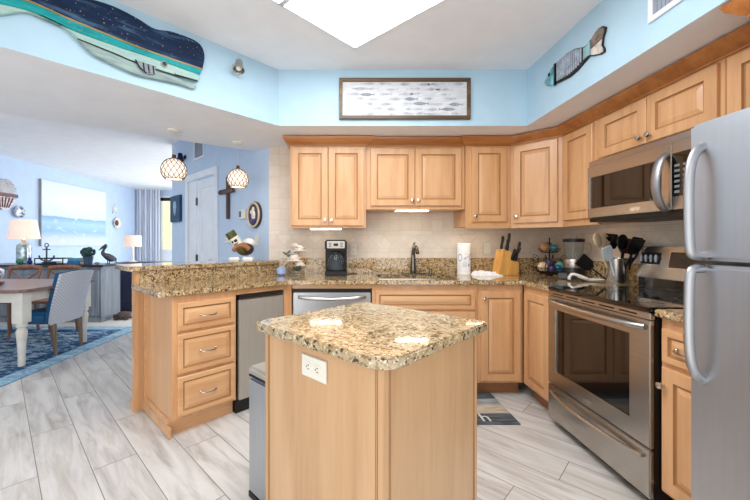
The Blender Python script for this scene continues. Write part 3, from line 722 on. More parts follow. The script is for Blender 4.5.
for k in range(14):
    a = 2*PI*k/14; on_cyl(b, .060, -.95+.34*math.cos(a)-.05, -.95+.34*math.cos(a)+.05, .155+.03*math.sin(a)-.004, .155+.03*math.sin(a)+.006, 1)
    on_cyl(b, .060, .95+.3*math.cos(a)-.05, .95+.3*math.cos(a)+.05, .16+.026*math.sin(a)-.004, .16+.026*math.sin(a)+.006, 1)
b.build('print_swirls', 'inkblue', t)
b = MB()
for k in range(16): a = random.uniform(-.35, .4); z = random.uniform(.12, .19); on_cyl(b, .060, a, a+.12, z, z+.006, 1)
on_cyl(b, .060, .35, .62, .072, .10, 2)
for k in range(4): on_cyl(b, .060, -.5, .1, .07+k*.012, .074+k*.012, 3)
b.build('print_marks', 'inkgrey', t)
# folded cloth
def cloth(name, w, d, h, seedv):
    random.seed(seedv); b = MB(); n = 22; V = []; F = []
    for i in range(n+1):
        for j in range(n+1):
            u, v = i/n*2-1, j/n*2-1; e = max(0, 1-max(abs(u), abs(v))**4)
            z = h*e**.6*(.62+.25*math.sin(3.1*u+2*v+seedv)+.15*math.sin(7*v-4*u)) + .002
            V.append((u*w/2*(1+.06*math.sin(5*v)), v*d/2*(1+.08*math.sin(4*u)), max(.0015, z)))
    m = n+1
    for i in range(n):
        for j in range(n): F.append((i*m+j, (i+1)*m+j, (i+1)*m+j+1, i*m+j+1))
    k0 = len(V)
    for (x, y, z) in list(V): V.append((x, y, 0))
    for i in range(n):
        for j in range(n): F.append((k0+i*m+j+1, k0+(i+1)*m+j+1, k0+(i+1)*m+j, k0+i*m+j))
    for i in range(n):
        for (a, c) in ((i*m, (i+1)*m), (i*m+n, (i+1)*m+n), (i, i+1), (n*m+i, n*m+i+1)): F.append((a, c, k0+c, k0+a))
    b._add(V, F); return b
M['cloth'] = plain('white_cotton', (232, 232, 234), .95, var=.06, scale=40, bump=.4, bscale=200)
solo('dish_cloth', cloth('dish_cloth', .24, .15, .042, 3), 'cloth', 'crumpled white dish cloth on the worktop left of the knife block', 'cloth', (1.305, 3.12, .9142), -.15)
# knife block and knives
t = thing('knife_block', 'slanted light wood knife block on the worktop', 'knife block', (1.50, 3.16, .9142), .12)
M['blockwood'] = wood('block_wood', (196, 140, 66), (214, 160, 86), (226, 178, 106))
b = MB()
def bxz(pts, ylo, yhi, mi=0): b.prism(pts, ylo, yhi, mi, plane='xz', bev=.003)
bxz([(-.105, 0), (.0, 0), (.03, .205), (-.06, .235)], -.06, .06); b.build('slanted_block', 'blockwood', t)
b = MB(); bxz([(-.03, 0), (.085, 0), (.085, .12), (.015, .13)], -.065, .05); b.build('front_block', 'blockwood', t)
def knife(x, y, z, L, tilt, label):
    t = thing('knife', label, 'knife', (x, y+.06, z), .12, 'knives in the block'); t.rotation_euler = (tilt[0], tilt[1], .12)
    b = MB(); b.tube(smooth_line([(0, 0, .006), (0, 0, L*.35), (.003, 0, L*.7), (0, 0, L)], 4), [.013, .015, .016, .0155, .014, .014, .015, .016, .0165, .017, .017, .015, .011], 10, flat=(1, .7)); b.build('handle', 'black', t)
    b = MB(); b.box(-.009, .009, -.003, .003, -.03, .008); b.build('blade', 'steel', t)
    b = MB()
    for q in (.3, .6): b.ball((0, -.0112, L*q), .0028, seg=8)
    b.build('rivets', 'chrome', t)
knife(1.447, 3.075, 1.145, .125, (.08, .08), 'leftmost black-handled knife in the block')
knife(1.490, 3.075, 1.140, .105, (.10, .14), 'second black-handled knife from the left in the block')
knife(1.520, 3.115, 1.132, .165, (.05, .10), 'tallest black-handled knife, at the back of the block')
knife(1.545, 3.06, 1.045, .135, (.25, .38), 'low black-handled knife leaning right out of the block front')
knife(1.578, 3.075, 1.045, .175, (.10, .17), 'rightmost long black-handled knife in the block')
knife(1.522, 3.055, 1.05, .11, (.35, .20), 'front black-handled knife in the middle of the block')

# two-tier stand with decorative balls
t = thing('tiered_stand', 'black scrolled wire two-tier stand in the worktop corner', 'stand', (1.87, 3.11, .9142))
M['iron'] = plain('black_iron', (38, 30, 26), .45, .6)
b = MB(); b.tube([(0, 0, .0), (0, 0, .34)], .005, 8); b.lathe([(.03, 0), (.03, .006)], seg=12); b.build('post', 'iron', t)
def wire_basket(z, r, h):
    b = MB()
    for (rr, zz) in ((r, z+h), (r*.85, z+h*.4), (r*.6, z)): b.tube([(rr*math.cos(2*PI*k/28), rr*math.sin(2*PI*k/28), zz) for k in range(29)], .003, 6)
    for k in range(12):
        a = 2*PI*k/12; b.tube([(0, 0, z), (r*.6*math.cos(a), r*.6*math.sin(a), z), (r*.85*math.cos(a), r*.85*math.sin(a), z+h*.4), (r*math.cos(a), r*math.sin(a), z+h)], .0022, 5)
    return b
wire_basket(.02, .125, .05).build('lower_basket', 'iron', t); wire_basket(.205, .085, .035).build('upper_basket', 'iron', t)
for k in range(4):
    b = MB(); a = PI/4+k*PI/2; ca, sa = math.cos(a), math.sin(a)
    pts = [(.13, .03), (.13, .09), (.09, .13), (.095, .17), (.125, .185), (.135, .165), (.118, .155), (.108, .168)]
    b.tube(smooth_line([(r*ca, r*sa, z) for r, z in pts], 4), .003, 6); b.build('scroll', 'iron', t)
for (dx, dy, z, r, c, nm, lab) in [
    (-.055, -.02, .215, .040, (176, 128, 84), 'decorative_ball', 'tan woven ball on the left of the upper stand tier'),
    (.012, -.045, .212, .032, (66, 138, 158), 'decorative_ball', 'teal ball at the front of the upper stand tier'),
    (.012, .035, .235, .034, (72, 132, 150), 'decorative_ball', 'dusty teal ball at the back of the upper stand tier'),
    (.062, -.005, .212, .034, (206, 186, 150), 'decorative_ball', 'cream ball on the right of the upper stand tier'),
    (-.075, -.03, .035, .044, (206, 180, 150), 'decorative_ball', 'cream ball on the left of the lower stand tier'),
    (-.035, -.09, .030, .036, (46, 44, 78), 'decorative_ball', 'dark indigo ball low at the front of the lower tier'),
    (.025, -.085, .032, .036, (44, 112, 142), 'decorative_ball', 'deep teal ball at the front of the lower stand tier'),
    (.08, -.03, .040, .042, (98, 180, 176), 'decorative_ball', 'light turquoise ball on the right of the lower stand tier'),
    (0, .01, .075, .038, (74, 62, 104), 'decorative_ball', 'purple ball in the middle of the lower stand tier')]:
    m = plain('ball_'+lab[:4], c, .35, var=.22, scale=22)
    b = MB(); b.ball((0, 0, r), r, seg=20, jag=.012); solo(nm, b, m, lab, 'ball', (1.87+dx, 3.11+dy, .9142+z), 0, 'decorative balls on the tiered stand')
# blender
t = thing('blender', 'steel and black blender with a glass jar on the worktop', 'blender', (1.90, 2.83, .9142), N45)
b = MB(); b.box(-.085, .085, -.085, .085, 0, .03, 0, .01); b.lathe([(.085, .03), (.08, .06), (.068, .095)], seg=24); b.build('base', 'black', t)
b = MB(); b.lathe([(.07, .092), (.072, .10), (.072, .150), (.068, .158)], seg=28); b.build('motor_collar', 'steel', t)
M['jar'] = plain('jar_glass', (236, 240, 240), .03, trans=.96, ior=1.25, var=0)
b = MB(); b.lathe([(.056, .16), (.058, .165), (.073, .30), (.075, .305), (.071, .305), (.054, .168), (.02, .166)], seg=28, cap=False); b.tube(smooth_line([(.07, 0, .29), (.11, 0, .28), (.108, 0, .21), (.063, 0, .185)], 5), .008, 8); b.build('jar', 'jar', t)
b = MB(); b.lathe([(.078, .302), (.078, .322), (.06, .328)], seg=28); b.build('lid', 'black', t)
b = MB(); b.lathe([(.024, .328), (.026, .345), (.024, .352), (.012, .352)], seg=18); b.build('lid_cap', 'glass', t)
b = MB(); b.tube([(0, 0, .166), (0, 0, .29)], .004, 8); b.build('agitator', 'steel', t)
b = MB(); b.box(-.085, -.02, -.12, -.085, .006, .05, 0, .006); b.build('control_block', 'steel_dk', t)
# spoon rest
M['ceramic'] = plain('white_ceramic', (236, 234, 230), .15, var=.02, coat=.4)
b = MB(); pts = smooth_line([(-.115, 0, .012), (-.114, 0, .03), (-.098, 0, .050), (-.07, 0, .048), (-.04, 0, .034), (0, 0, .020)], 5)
b.tube(pts, [.016]*10+[.018]*8+[.022]*(len(pts)-18), 10, flat=(1.2, .7))
b.lathe([(.03, .001), (.055, .006), (.068, .02), (.064, .02), (.05, .009), (.01, .006)], (.055, 0, 0), 24, sy=.75)
solo('spoon_rest', b, 'ceramic', 'white ceramic spoon rest with curved handle beside the range', 'spoon rest', (1.86, 2.62, .9142), -.35)
# utensil crock
CX, CY = 1.93, 2.425
b = MB(); b.lathe([(.066, 0), (.067, .003), (.067, .185), (.064, .187), (.063, .185), (.063, .006), (.01, .006)], seg=32)
solo('utensil_crock', b, 'steel', 'brushed steel utensil crock holding cooking tools', 'crock', (CX, CY, .9142))
M['spoonwood'] = wood('spoon_wood', (186, 158, 128), (206, 182, 152), (218, 198, 170)); M['toolwhite'] = plain('white_nylon', (214, 226, 234), .35, var=.03); M['toolred'] = plain('red_nylon', (92, 26, 26), .35)
def utensil(label, name, dx, dy, lean, L, head, mat_h, mat_t, az=0):
    t = thing(name, label, name.replace('_', ' '), (CX+dx, CY+dy, .924), 0, 'utensils in the crock'); t.rotation_euler = (lean[0], lean[1], az)
    b = MB(); b.tube([(0, 0, .0), (0, 0, L*.5), (0, 0, L)], [.006, .006, .005], 8); b.build('handle', mat_h, t)
    b = MB()
    if head == 'spoon': b.ball((0, 0, L+.04), .040, seg=16, sc=(1, .28, 1.35))
    elif head == 'turner': b.prism(rounded([(-.022, L-.005), (.022, L-.005), (.046, L+.03), (.048, L+.105), (-.048, L+.105), (-.046, L+.03)], {3: .01, 4: .01}), -.003, .003, plane='xz')
    elif head == 'slot':
        b.prism(rounded([(-.02, L-.005), (.02, L-.005), (.036, L+.03), (.036, L+.095), (-.036, L+.095), (-.036, L+.03)], {3: .01, 4: .01}), -.003, .003, plane='xz',
                holes=[[(x-.003, L+.03), (x-.003, L+.08), (x+.003, L+.08), (x+.003, L+.03)] for x in (-.02, 0, .02)])
    elif head == 'ladle': b.lathe([(.004, L-.02), (.03, L), (.04, L+.025), (.037, L+.027), (.026, L+.006), (.004, L-.012)], seg=18)
    elif head == 'tongs':
        for s_ in (-1, 1): b.tube([(0, 0, L-.05), (s_*.02, 0, L+.02), (s_*.014, 0, L+.08)], [.006, .01, .012], 8, flat=(1.2, .5))
    b.build('head', mat_t, t)
utensil('wooden spoon leaning far left in the steel crock', 'spoon', -.02, .012, (-.05, -.38), .285, 'spoon', 'spoonwood', 'spoonwood', .3)
utensil('pale slotted turner leaning left in the steel crock', 'turner', -.022, -.03, (.18, -.42), .19, 'slot', 'toolwhite', 'toolwhite')
utensil('wooden spoon with wide bowl behind the pale turner', 'spoon', -.005, .02, (-.1, -.14), .262, 'spoon', 'spoonwood', 'spoonwood')
utensil('black turner lying far left behind the pale turner', 'turner', -.03, .02, (-.05, -.88), .165, 'turner', 'black', 'black')
utensil('black spoon standing nearly upright in the crock', 'spoon', .01, -.02, (.04, .02), .25, 'spoon', 'black', 'black')
utensil('black ladle at the back of the steel crock', 'ladle', .0, .03, (-.12, -.05), .30, 'ladle', 'black', 'black')
utensil('dark red spatula standing in the steel crock', 'turner', .022, .01, (-.04, .20), .22, 'turner', 'black', 'toolred')
utensil('wide black turner leaning right out of the crock', 'turner', .0, -.01, (.45, .06), .235, 'turner', 'black', 'black')
utensil('broad black turner at the very back of the crock', 'turner', .005, .035, (-.16, .08), .25, 'turner', 'black', 'black')
utensil('black slotted turner just right of the red spatula', 'turner', .03, .0, (.25, .16), .24, 'slot', 'black', 'black')
utensil('black tongs leaning right in the steel crock', 'tongs', .025, -.03, (.10, .26), .19, 'tongs', 'black', 'black')
# flowers in a vase
VX, VY = -.425, 3.12
b = MB(); b.lathe([(.045, 0), (.05, .004), (.05, .012), (.02, .02), (.03, .03), (.045, .06), (.05, .085), (.047, .085), (.040, .06), (.02, .034)], seg=24, cap=False)
solo('glass_vase', b, 'glass', 'small clear glass vase of white blooms left of the coffee maker', 'vase', (VX, VY, .9142))
M['petal'] = plain('white_petal', (228, 220, 210), .7, var=.06, scale=30); M['petal2'] = plain('tan_petal', (186, 156, 124), .7, var=.2, scale=30)
def bloom(dx, dy, z, r, m, label):
    t = thing('white_bloom', label, 'flower', (VX+dx, VY+dy, .9142+z), 0, 'blooms in the glass vase')
    b = MB()
    for ring, (n, rr, tilt) in enumerate(((5, .35, .9), (7, .62, .55), (8, .9, .15))):
        for k in range(n):
            a = 2*PI*k/n+ring*.4
            mt_ = Matrix.Rotation(a, 4, 'Z') @ Matrix.Translation((rr*r*.6, 0, tilt*r*.45)) @ Matrix.Rotation(-tilt*1.2, 4, 'Y')
            b.ball((0, 0, 0), r*.5, seg=10, sc=(.9, .8, .2), rot=mt_)
    b.ball((0, 0, r*.2), r*.35, seg=10); b.build('petals', m, t)
    b = MB(); b.tube([(0, 0, 0), (-dx*.7, -dy*.7, -z+.04)], .003, 6); b.build('stem', 'leaf', t)
bloom(.0, -.02, .125, 0.081, 'petal', 'large pinkish white bloom low in the glass vase')
bloom(.035, .01, .215, 0.072, 'petal', 'white bloom at the top of the vase arrangement')
bloom(.045, -.03, .085, 0.058, 'petal', 'small cream bloom at the lower right of the vase')
bloom(-.02, .02, .19, 0.055, 'petal', 'white bloom at the upper left of the vase')
bloom(.06, .0, .15, 0.046, 'petal2', 'small tan bloom at the right of the vase')
def leaf_sprig(dx, dy, z, label):
    b = MB()
    for k in range(5):
        a = k*1.3; mt_ = Matrix.Rotation(a, 4, 'Z') @ Matrix.Translation((.028, 0, .01*k)) @ Matrix.Rotation(-.5, 4, 'Y'); b.ball((0, 0, 0), .03, seg=10, sc=(1.1, .5, .08), rot=mt_)
    b.tube([(0, 0, .04), (-dx*.7, -dy*.7, -z+.04)], .003, 6)
    solo('leaf_sprig', b, 'leafgrey', label, 'leaf sprig', (VX+dx, VY+dy, .9142+z), 0, 'leaf sprigs in the glass vase')
M['leafgrey'] = plain('greyed_leaf', (120, 130, 116), .7, var=.3, scale=30)
bloom(-.03, -.03, .075, .05, 'petal2', 'tan bloom low at the left of the vase')
bloom(.0, -.01, .255, .045, 'petal', 'small white bloom, topmost of the vase arrangement')
leaf_sprig(-.065, 0, .17, 'grey-green leaf sprig at the left of the vase'); leaf_sprig(.03, -.04, .04, 'grey-green leaf sprig low in front of the vase')
M['blueglass'] = plain('blue_glass', (176, 200, 245), .06, trans=.35, var=.05)
b = MB(); b.lathe([(.02, 0), (.042, .015), (.047, .04), (.04, .065), (.02, .078)], seg=24); solo('blue_glass_float', b, 'blueglass', 'rounded pale blue glass ball beside the glass vase', 'glass ball', (-.545, 3.10, .9142))

# bottle in a figurine holder on the bar
bu = pen(.935, .70)
t = thing('bottle_holder', 'round bird-like wine bottle holder on white feet standing on the bar', 'bottle holder', (bu[0], bu[1], 1.0402), .1); t.scale = (1.1, 1.1, 1.1)
M['figbrown'] = plain('brown_ceramic', (160, 112, 76), .35, var=.2, scale=20); M['figdark'] = plain('dark_ceramic', (52, 44, 44), .3, var=.2)
b = MB(); b.ball((.02, 0, .10), .072, seg=22, sc=(1.05, .85, .8)); b.build('body', 'figdark', t)
b = MB(); b.ball((-.005, -.035, .125), .05, seg=18, sc=(1.15, .6, .7)); b.tube(smooth_line([(-.06, -.05, .09), (-.03, -.075, .12), (.02, -.075, .13), (.06, -.05, .10)], 4), .02, 10); b.build('arms', 'figbrown', t)
b = MB(); b.ball((.05, .01, .155), .05, seg=18, sc=(1, .7, .75)); b.build('head', 'ceramic', t)
b = MB()
for x in (-.06, .05): b.box(x-.045, x+.045, -.05, .05, 0, .034, 0, .01)
b.build('feet', 'ceramic', t)
t = thing('wine_bottle', 'green wine bottle with a pale label tilted in the bottle holder', 'bottle', (bu[0]-.01, bu[1]-.045, 1.165)); t.rotation_euler = (.22, -.55, 0); t.scale = (1.25, 1.25, 1.25)
b = MB(); b.lathe([(.012, -.06), (.03, -.03), (.036, .0), (.036, .125), (.034, .135), (.02, .137)], seg=24); b.build('glass_body', 'greenglass', t)
M['label'] = plain('paper_label', (226, 222, 208), .7, var=.03)
b = MB(); b.lathe([(.0365, .01), (.0368, .012), (.0368, .085), (.0365, .087)], seg=24, cap=False); lb = b.build('paper_label', 'label', t)
b = MB()
for (a0, a1, z0, z1) in ((-.6, -.2, .055, .07), (0, .6, .05, .07), (-.5, .5, .035, .042), (.1, .5, .02, .028)): on_cyl(b, .0372, a0, a1, z0, z1, 3)
b.build('label_marks', 'black', lb)

# ------------------------------------------------------------------ pendants
M['globe2'] = plain('added_lamp_globe', (255, 250, 240), .5, var=0, emit=3); M['globe'] = plain('lit_capiz', (240, 222, 204), .5, var=.03, emit=PENDANT_E); M['bulb'] = plain('lit_bulb', (255, 246, 228), .5, var=0, emit=10); M['bronze'] = plain('bronze_wire', (84, 56, 38), .5, .2)  # globe2 is the glowing shade of the added dining lamp
def pendant(u, v, r, zc, label):
    p = pen(u, v); t = thing('pendant_lamp', label, 'pendant lamp', (p[0], p[1], ZS), 0, 'pendant lamps over the bar')
    b = MB(); b.lathe([(.05, 0), (.05, -.012), (.03, -.02), (.008, -.022)], seg=20); b.build('canopy', 'white', t)
    dz = zc-ZS
    b = MB(); b.tube([(0, 0, -.02), (0, 0, dz+r+.02)], .0022, 6); b.build('cord', 'cordgrey', t)
    b = MB(); b.lathe([(.014, dz+r+.03), (.018, dz+r-.005)], seg=12); b.build('socket', 'bronze', t)
    prof = [(r*math.cos(a), dz+r*math.sin(a)) for a in [math.radians(-48+138*k/16) for k in range(17)]]
    prof[-1] = (.012, dz+r)
    b = MB(); b.lathe(prof, seg=32, cap=False); sh = b.build('shade', 'globe', t)
    b = MB()
    for sg in (1, -1):
        for k in range(14):
            pts = []
            for q in range(15):
                a = math.radians(-48+130*q/14); th = 2*PI*k/14+sg*1.5*q/14; rr = r+.0015
                pts.append((rr*math.cos(a)*math.cos(th), rr*math.cos(a)*math.sin(th), dz+rr*math.sin(a)))
            b.tube(pts, .0024, 5)
    for a in (-48,): a = math.radians(a); b.tube([((r+.001)*math.cos(a)*math.cos(2*PI*k/32), (r+.001)*math.cos(a)*math.sin(2*PI*k/32), dz+r*math.sin(a)) for k in range(33)], .003, 6)
    b.build('lattice', 'bronze', sh)
    b = MB(); b.ball((0, 0, dz), .03, seg=14); b.build('bulb', 'bulb', t)
M['cordgrey'] = plain('clear_cord', (190, 192, 196), .4)
pendant(.351, .757, .097, 1.80, 'globe pendant lamp over the bar, left one near the white door')
pendant(.895, .711, .096, 1.79, 'globe pendant lamp over the bar, right one beside the wooden cross')

# ------------------------------------------------------------------ door wall things (local frame of the angled wall)
def dwp(s, out=0): return (DW[0]+R2*s-R2*out, DW[1]-R2*s-R2*out)
dr_ = bpy.data.objects.new('door_1', None); COL.objects.link(dr_); dr_['kind'] = 'structure'; place(dr_, (DW[0], DW[1], 0), N45)
b = MB(); b.panel(-1.72, -1.165, .01, 2.015, .05, .035, .10, 0); b.build('door_leaf', 'trimwhite', dr_, smooth=False)
b = MB(); b.box(-2.06, -1.965, -.02, 0, 0, 2.04, 0, .004); b.box(-1.16, -1.075, -.02, 0, 0, 2.04, 0, .004); b.box(-2.06, -1.075, -.022, 0, 2.035, 2.125, 0, .004); b.box(-1.97, -1.735, .0, .10, 0, 2.03); b.build('door_casing', 'trimwhite', dr_)
b = MB()
for z in (1.75, 1.0, .25): b.box(-1.738, -1.712, -.004, .02, z-.05, z+.05)
b.build('hinge', 'steel_dk', dr_)
b = MB(); b.lathe([(.012, 0), (.012, .03), (.026, .04), (.028, .06), (.015, .07)], (-1.22, .015, .98), 16, axis='-y'); b.build('door_knob', 'chrome', dr_)
# cross
t = thing('wooden_cross', 'rough dark wooden cross hanging on the blue wall', 'cross', (*dwp(-.81, .003), 1.72), N45)
M['driftwood'] = wood('weathered_wood', (56, 36, 30), (86, 60, 52), (116, 88, 78), rough=.8)
M['driftwood_h'] = wood('weathered_wood_across', (56, 36, 30), (86, 60, 52), (116, 88, 78), 'x', rough=.8)
b = MB(); b.box(-.028, .028, -.025, 0, -.245, .235, 0, .006); b.build('upright', 'driftwood', t)
b = MB(); b.box(-.165, .165, -.042, -.020, .04, .095, 0, .006); b.build('crossbar', 'driftwood_h', t)
b = MB(); b.ball((-.145, -.048, .065), .02, seg=10, sc=(1, .4, 1)); b.build('ornament', 'steel_dk', t)
# oval plaque
t = thing('oval_plaque', 'oval dark plaque with pale figure and rope rim on the wall', 'wall plaque', (*dwp(-.237, .002), 1.49), N45)
b = MB(); b.lathe([(.122, 0), (.124, .02), (.115, .03), (.104, .028)], seg=36, axis='-y', sy=1.1); b.build('backing', 'figdark', t)
b = MB(); b.tube([(.108*math.cos(a), -.03, .119*math.sin(a)) for a in [2*PI*k/40 for k in range(41)]], .011, 8); b.build('rope_rim', 'spoonwood', t)
b = MB(); b.ball((0, -.03, .055), .026, seg=12, sc=(.9, .4, 1)); b.ball((.005, -.03, -.005), .045, seg=14, sc=(.75, .3, 1.1)); b.ball((-.04, -.03, .03), .022, seg=10, sc=(1, .3, 1)); b.build('pale_figure', 'petal', t)
b = MB(); b.ball((0, -.03, -.062), .045, seg=14, sc=(1.2, .3, .6)); b.ball((-.045, -.028, .0), .02, seg=10, sc=(.8, .3, 1)); b.build('violet_relief', plain('violet_relief', (66, 58, 116), .5, var=.3, scale=30), t)
# thermostat, switch plates
t = thing('thermostat', 'white thermostat with a small green screen beside the oval plaque', 'thermostat', (*dwp(-.483, .001), 1.51), N45)
b = MB(); b.box(-.068, .068, -.025, 0, -.05, .05, 0, .006); b.build('case', 'white', t)
b = MB(); b.box(-.052, -.010, -.0265, -.024, -.03, .034); b.build('screen', plain('lcd', (46, 92, 98), .3), t)
switch('white switch plate on the angled wall right of the wine bottle', (*dwp(-.217, .001), 1.235), N45)
outlet('white outlet on the angled wall left of the wine bottle', (*dwp(-.838, .001), 1.238), N45, True)
# small picture by the wall end
t = thing('framed_picture', 'small dark teal picture with a pale shell near the wall end', 'picture', (*dwp(-2.40, .002), 1.70), N45)
b = MB(); b.box(-.19, .19, -.035, 0, -.19, .19, 0, .004); b.build('canvas_block', plain('teal_canvas', (34, 72, 104), .6, var=.15, scale=10), t)
b = MB(); b.prism(smooth_line([(0, -.10), (.045, -.03), (.06, .05), (.03, .105), (-.03, .105), (-.06, .05), (-.045, -.03)], 4, True), -.038, -.034, plane='xz'); b.build('shell_motif', plain('shell_paint', (150, 176, 196), .7, var=.1, scale=30), t)
def vent(label, loc, rz, w, h, n):
    t = thing('air_vent', label, 'vent', loc, rz)
    b = MB(); b.prism([(-w, -h), (w, -h), (w, h), (-w, h)], -.012, 0, holes=[[(-w+.025, -h+.025), (-w+.025, h-.025), (w-.025, h-.025), (w-.025, -h+.025)]], plane='xz', bev=.002); b.build('frame', 'trimwhite', t)
    b = MB(); b.box(-w+.02, w-.02, -.002, -.0005, -h+.02, h-.02); b.build('duct', plain('duct_grey', (88, 96, 116), .7), t)
    for k in range(n):
        x = -w+.025+(2*w-.05)*(k+.5)/n; b = MB(); b.hexa([(x-.004, -.010, -h+.025), (x-.001, -.010, -h+.025), (x+.005, -.002, -h+.025), (x+.002, -.002, -h+.025)], [(x-.004, -.010, h-.025), (x-.001, -.010, h-.025), (x+.005, -.002, h-.025), (x+.002, -.002, h-.025)]); b.build('louver', plain('louver_grey', (150, 158, 172), .5) if 'louver_grey' not in bpy.data.materials else bpy.data.materials['louver_grey'], t)
vent('grey air vent high on the blue wall above the white door', (*dwp(-1.625, .001), 2.425), N45, .155, .13, 10)
vent('white framed air vent on the right fascia, cut by the top edge', (1.459, 1.49, 2.38), N90, .145, .135, 12)
def spotlight(label, loc, rz, m, tilt, s=1):
    t = thing('spotlight', label, 'spotlight', loc, rz)
    b = MB(); b.lathe([(.028*s, 0), (.028*s, .012*s), (.012*s, .02*s)], (0, 0, 0), 18, axis='-y'); b.tube([(0, -.01*s, 0), (0, -.06*s, .0)], .008*s, 8); b.build('mount', m, t)
    mx = Matrix.Translation((0, -.07*s, 0)) @ Matrix.Rotation(tilt[1], 4, 'Z') @ Matrix.Rotation(tilt[0], 4, 'X')
    b = MB(mx); b.lathe([(.016*s, .05*s), (.03*s, .04*s), (.036*s, -.02*s), (.05*s, -.06*s), (.047*s, -.06*s), (.03*s, -.015*s)], seg=20); b.build('head', m, t)
    b = MB(mx); b.ball((0, 0, -.03*s), .028*s, seg=12); b.build('bulb', 'white', t)
sp = (-.5+R2*-.373+.005*R2, 2.72+R2*-.373-.005*R2, 2.452)
spotlight('small chrome spotlight on the blue fascia right of the whale', sp, A45, 'steel', (-.35, -.6), .8)
spotlight('dark blue spotlight on the angled wall beside the left pendant', (*dwp(-2.09, .002), 2.40), N45, 'navymetal', (.9, 1.2), 1.0) if M.setdefault('navymetal', plain('navy_metal', (24, 36, 66), .35, .4)) else None

# ------------------------------------------------------------------ whale on the left fascia
gold = [(-2.0, 2.345), (-1.728, 2.352), (-1.626, 2.36), (-1.49, 2.373), (-1.428, 2.374), (-1.309, 2.36), (-1.161, 2.350), (-.995, 2.342), (-.807, 2.341), (-.616, 2.346)]
teal = [(-2.0, 2.30), (-1.728, 2.300), (-1.626, 2.306), (-1.49, 2.327), (-1.428, 2.330), (-1.309, 2.313), (-1.251, 2.307), (-1.113, 2.304), (-.941, 2.307), (-.767, 2.307), (-.634, 2.303)]
low = [(-2.0, 2.16), (-1.85, 2.20), (-1.728, 2.225), (-1.668, 2.225), (-1.56, 2.267), (-1.49, 2.312), (-1.441, 2.326), (-1.376, 2.325), (-1.322, 2.311), (-1.273, 2.274)]
topl = [(-2.12, 2.52), (-2.0, 2.47), (-1.8, 2.45), (-1.56, 2.474), (-1.376, 2.486), (-1.237, 2.507), (-1.113, 2.521), (-.995, 2.508), (-.904, 2.488), (-.807, 2.512), (-.683, 2.518), (-.625, 2.499), (-.602, 2.439), (-.616, 2.346)]
mlow = [(-1.273, 2.274), (-1.113, 2.262), (-.995, 2.25), (-.783, 2.252), (-.647, 2.260), (-.634, 2.303)]
greyp = [(-1.273, 2.274), (-1.207, 2.222), (-1.113, 2.199), (-.995, 2.182), (-.904, 2.190), (-.767, 2.203), (-.678, 2.203), (-.657, 2.214), (-.659, 2.228), (-.725, 2.233), (-.783, 2.240), (-.995, 2.246), (-1.113, 2.259)]
WX = (-.5+.001, 2.72-.001, 0)
t = thing('wooden_whale', 'large painted wooden whale plaque mounted on the blue fascia', 'whale plaque', WX, A45)
def streaky(name, c1, c2, c3, k=.58):
    n = NT(name); o = n.obj(); v = n.map(o, (2.2, 6, 16)); a = n.noise(v, 2.2, 6, .62, .6); q = n.noise(o, 90, 2)
    col = n.ramp(a, [(.34, c1), (.52, c2), (.70, c3)])
    col = n.mix(n.math('GREATER_THAN', q, .70), col, lin((150, 132, 104))); n.base(col); n.set(Roughness=.65); n.b.inputs['Specular IOR Level'].default_value = .25; n.bump(a, .3, .004); return n.m
M['w_navy'] = streaky('navy_plank', (5, 24, 50), (8, 36, 70), (70, 104, 130)); M['w_teal'] = streaky('teal_plank', (14, 128, 134), (24, 152, 154), (50, 164, 160)); M['w_mint'] = streaky('mint_plank', (138, 172, 168), (156, 186, 180), (170, 190, 180)); M['w_grey'] = streaky('grey_plank', (118, 124, 126), (136, 142, 144), (150, 156, 156)); M['w_jaw'] = streaky('jaw_plank', (120, 136, 136), (142, 164, 160), (150, 172, 166)); M['w_gold'] = streaky('gold_line', (130, 100, 62), (160, 132, 88), (176, 156, 118))
sl = lambda p: smooth_line(p, 5)
b = MB(); b.prism(sl(topl)+sl(gold)[::-1][1:], -.030, -.002, plane='xz', bev=.006); b.build('back_plank', 'w_navy', t)
b = MB(); b.prism(sl(gold)+sl(teal)[::-1], -.028, -.002, plane='xz', bev=.003); b.build('stripe_plank', 'w_teal', t)
gl = sl(gold); b = MB(); b.prism([(x, z+.004) for x, z in gl]+[(x, z-.004) for x, z in gl][::-1], -.032, -.027, plane='xz'); b.build('gold_line', 'w_gold', t)
b = MB(); b.prism(sl(teal)+sl(mlow)[::-1][1:]+sl(low)[::-1][1:], -.026, -.002, plane='xz', bev=.003); b.build('belly_plank', 'w_mint', t)
b = MB(); b.prism(sl(greyp), -.024, -.002, plane='xz', bev=.004); b.build('jaw', 'w_jaw', t)
b = MB(); b.tube([(x, -.026, z) for x, z in sl(mlow[:4])], .0022, 6); b.tube([(-.79, -.027, 2.252), (-.65, -.027, 2.259)], .005, 6); b.build('mouth_line', 'black', t)
b = MB(); b.lathe([(.020, .026), (.020, .032), (.012, .033)], (-.851, 0, 2.294), 20, axis='-y'); ey = b.build('eye', 'w_grey', t)
b = MB(); b.lathe([(.012, .032), (.012, .036), (.004, .037)], (-.851, 0, 2.294), 16, axis='-y'); b.build('pupil', 'black', ey)
fin = [(-1.007, 2.262), (-.95, 2.262), (-.895, 2.264), (-.905, 2.225), (-.914, 2.204), (-.95, 2.203), (-.986, 2.225)]
b = MB(); b.prism(fin, -.034, -.022, plane='xz', bev=.002); fo = b.build('fin', 'w_grey', t)
b = MB()
for k in range(3): x = -.965+.026*k; b.hexa([(x, -.0355, 2.210), (x+.008, -.0355, 2.208), (x+.008, -.033, 2.208), (x, -.033, 2.210)], [(x-.006, -.0355, 2.258), (x+.002, -.0355, 2.258), (x+.002, -.033, 2.258), (x-.006, -.033, 2.258)])
b.tube([(-1.007, -.034, 2.262), (-.986, -.034, 2.225), (-.95, -.034, 2.203)], .004, 6); b.build('fin_marks', 'w_navy', fo)
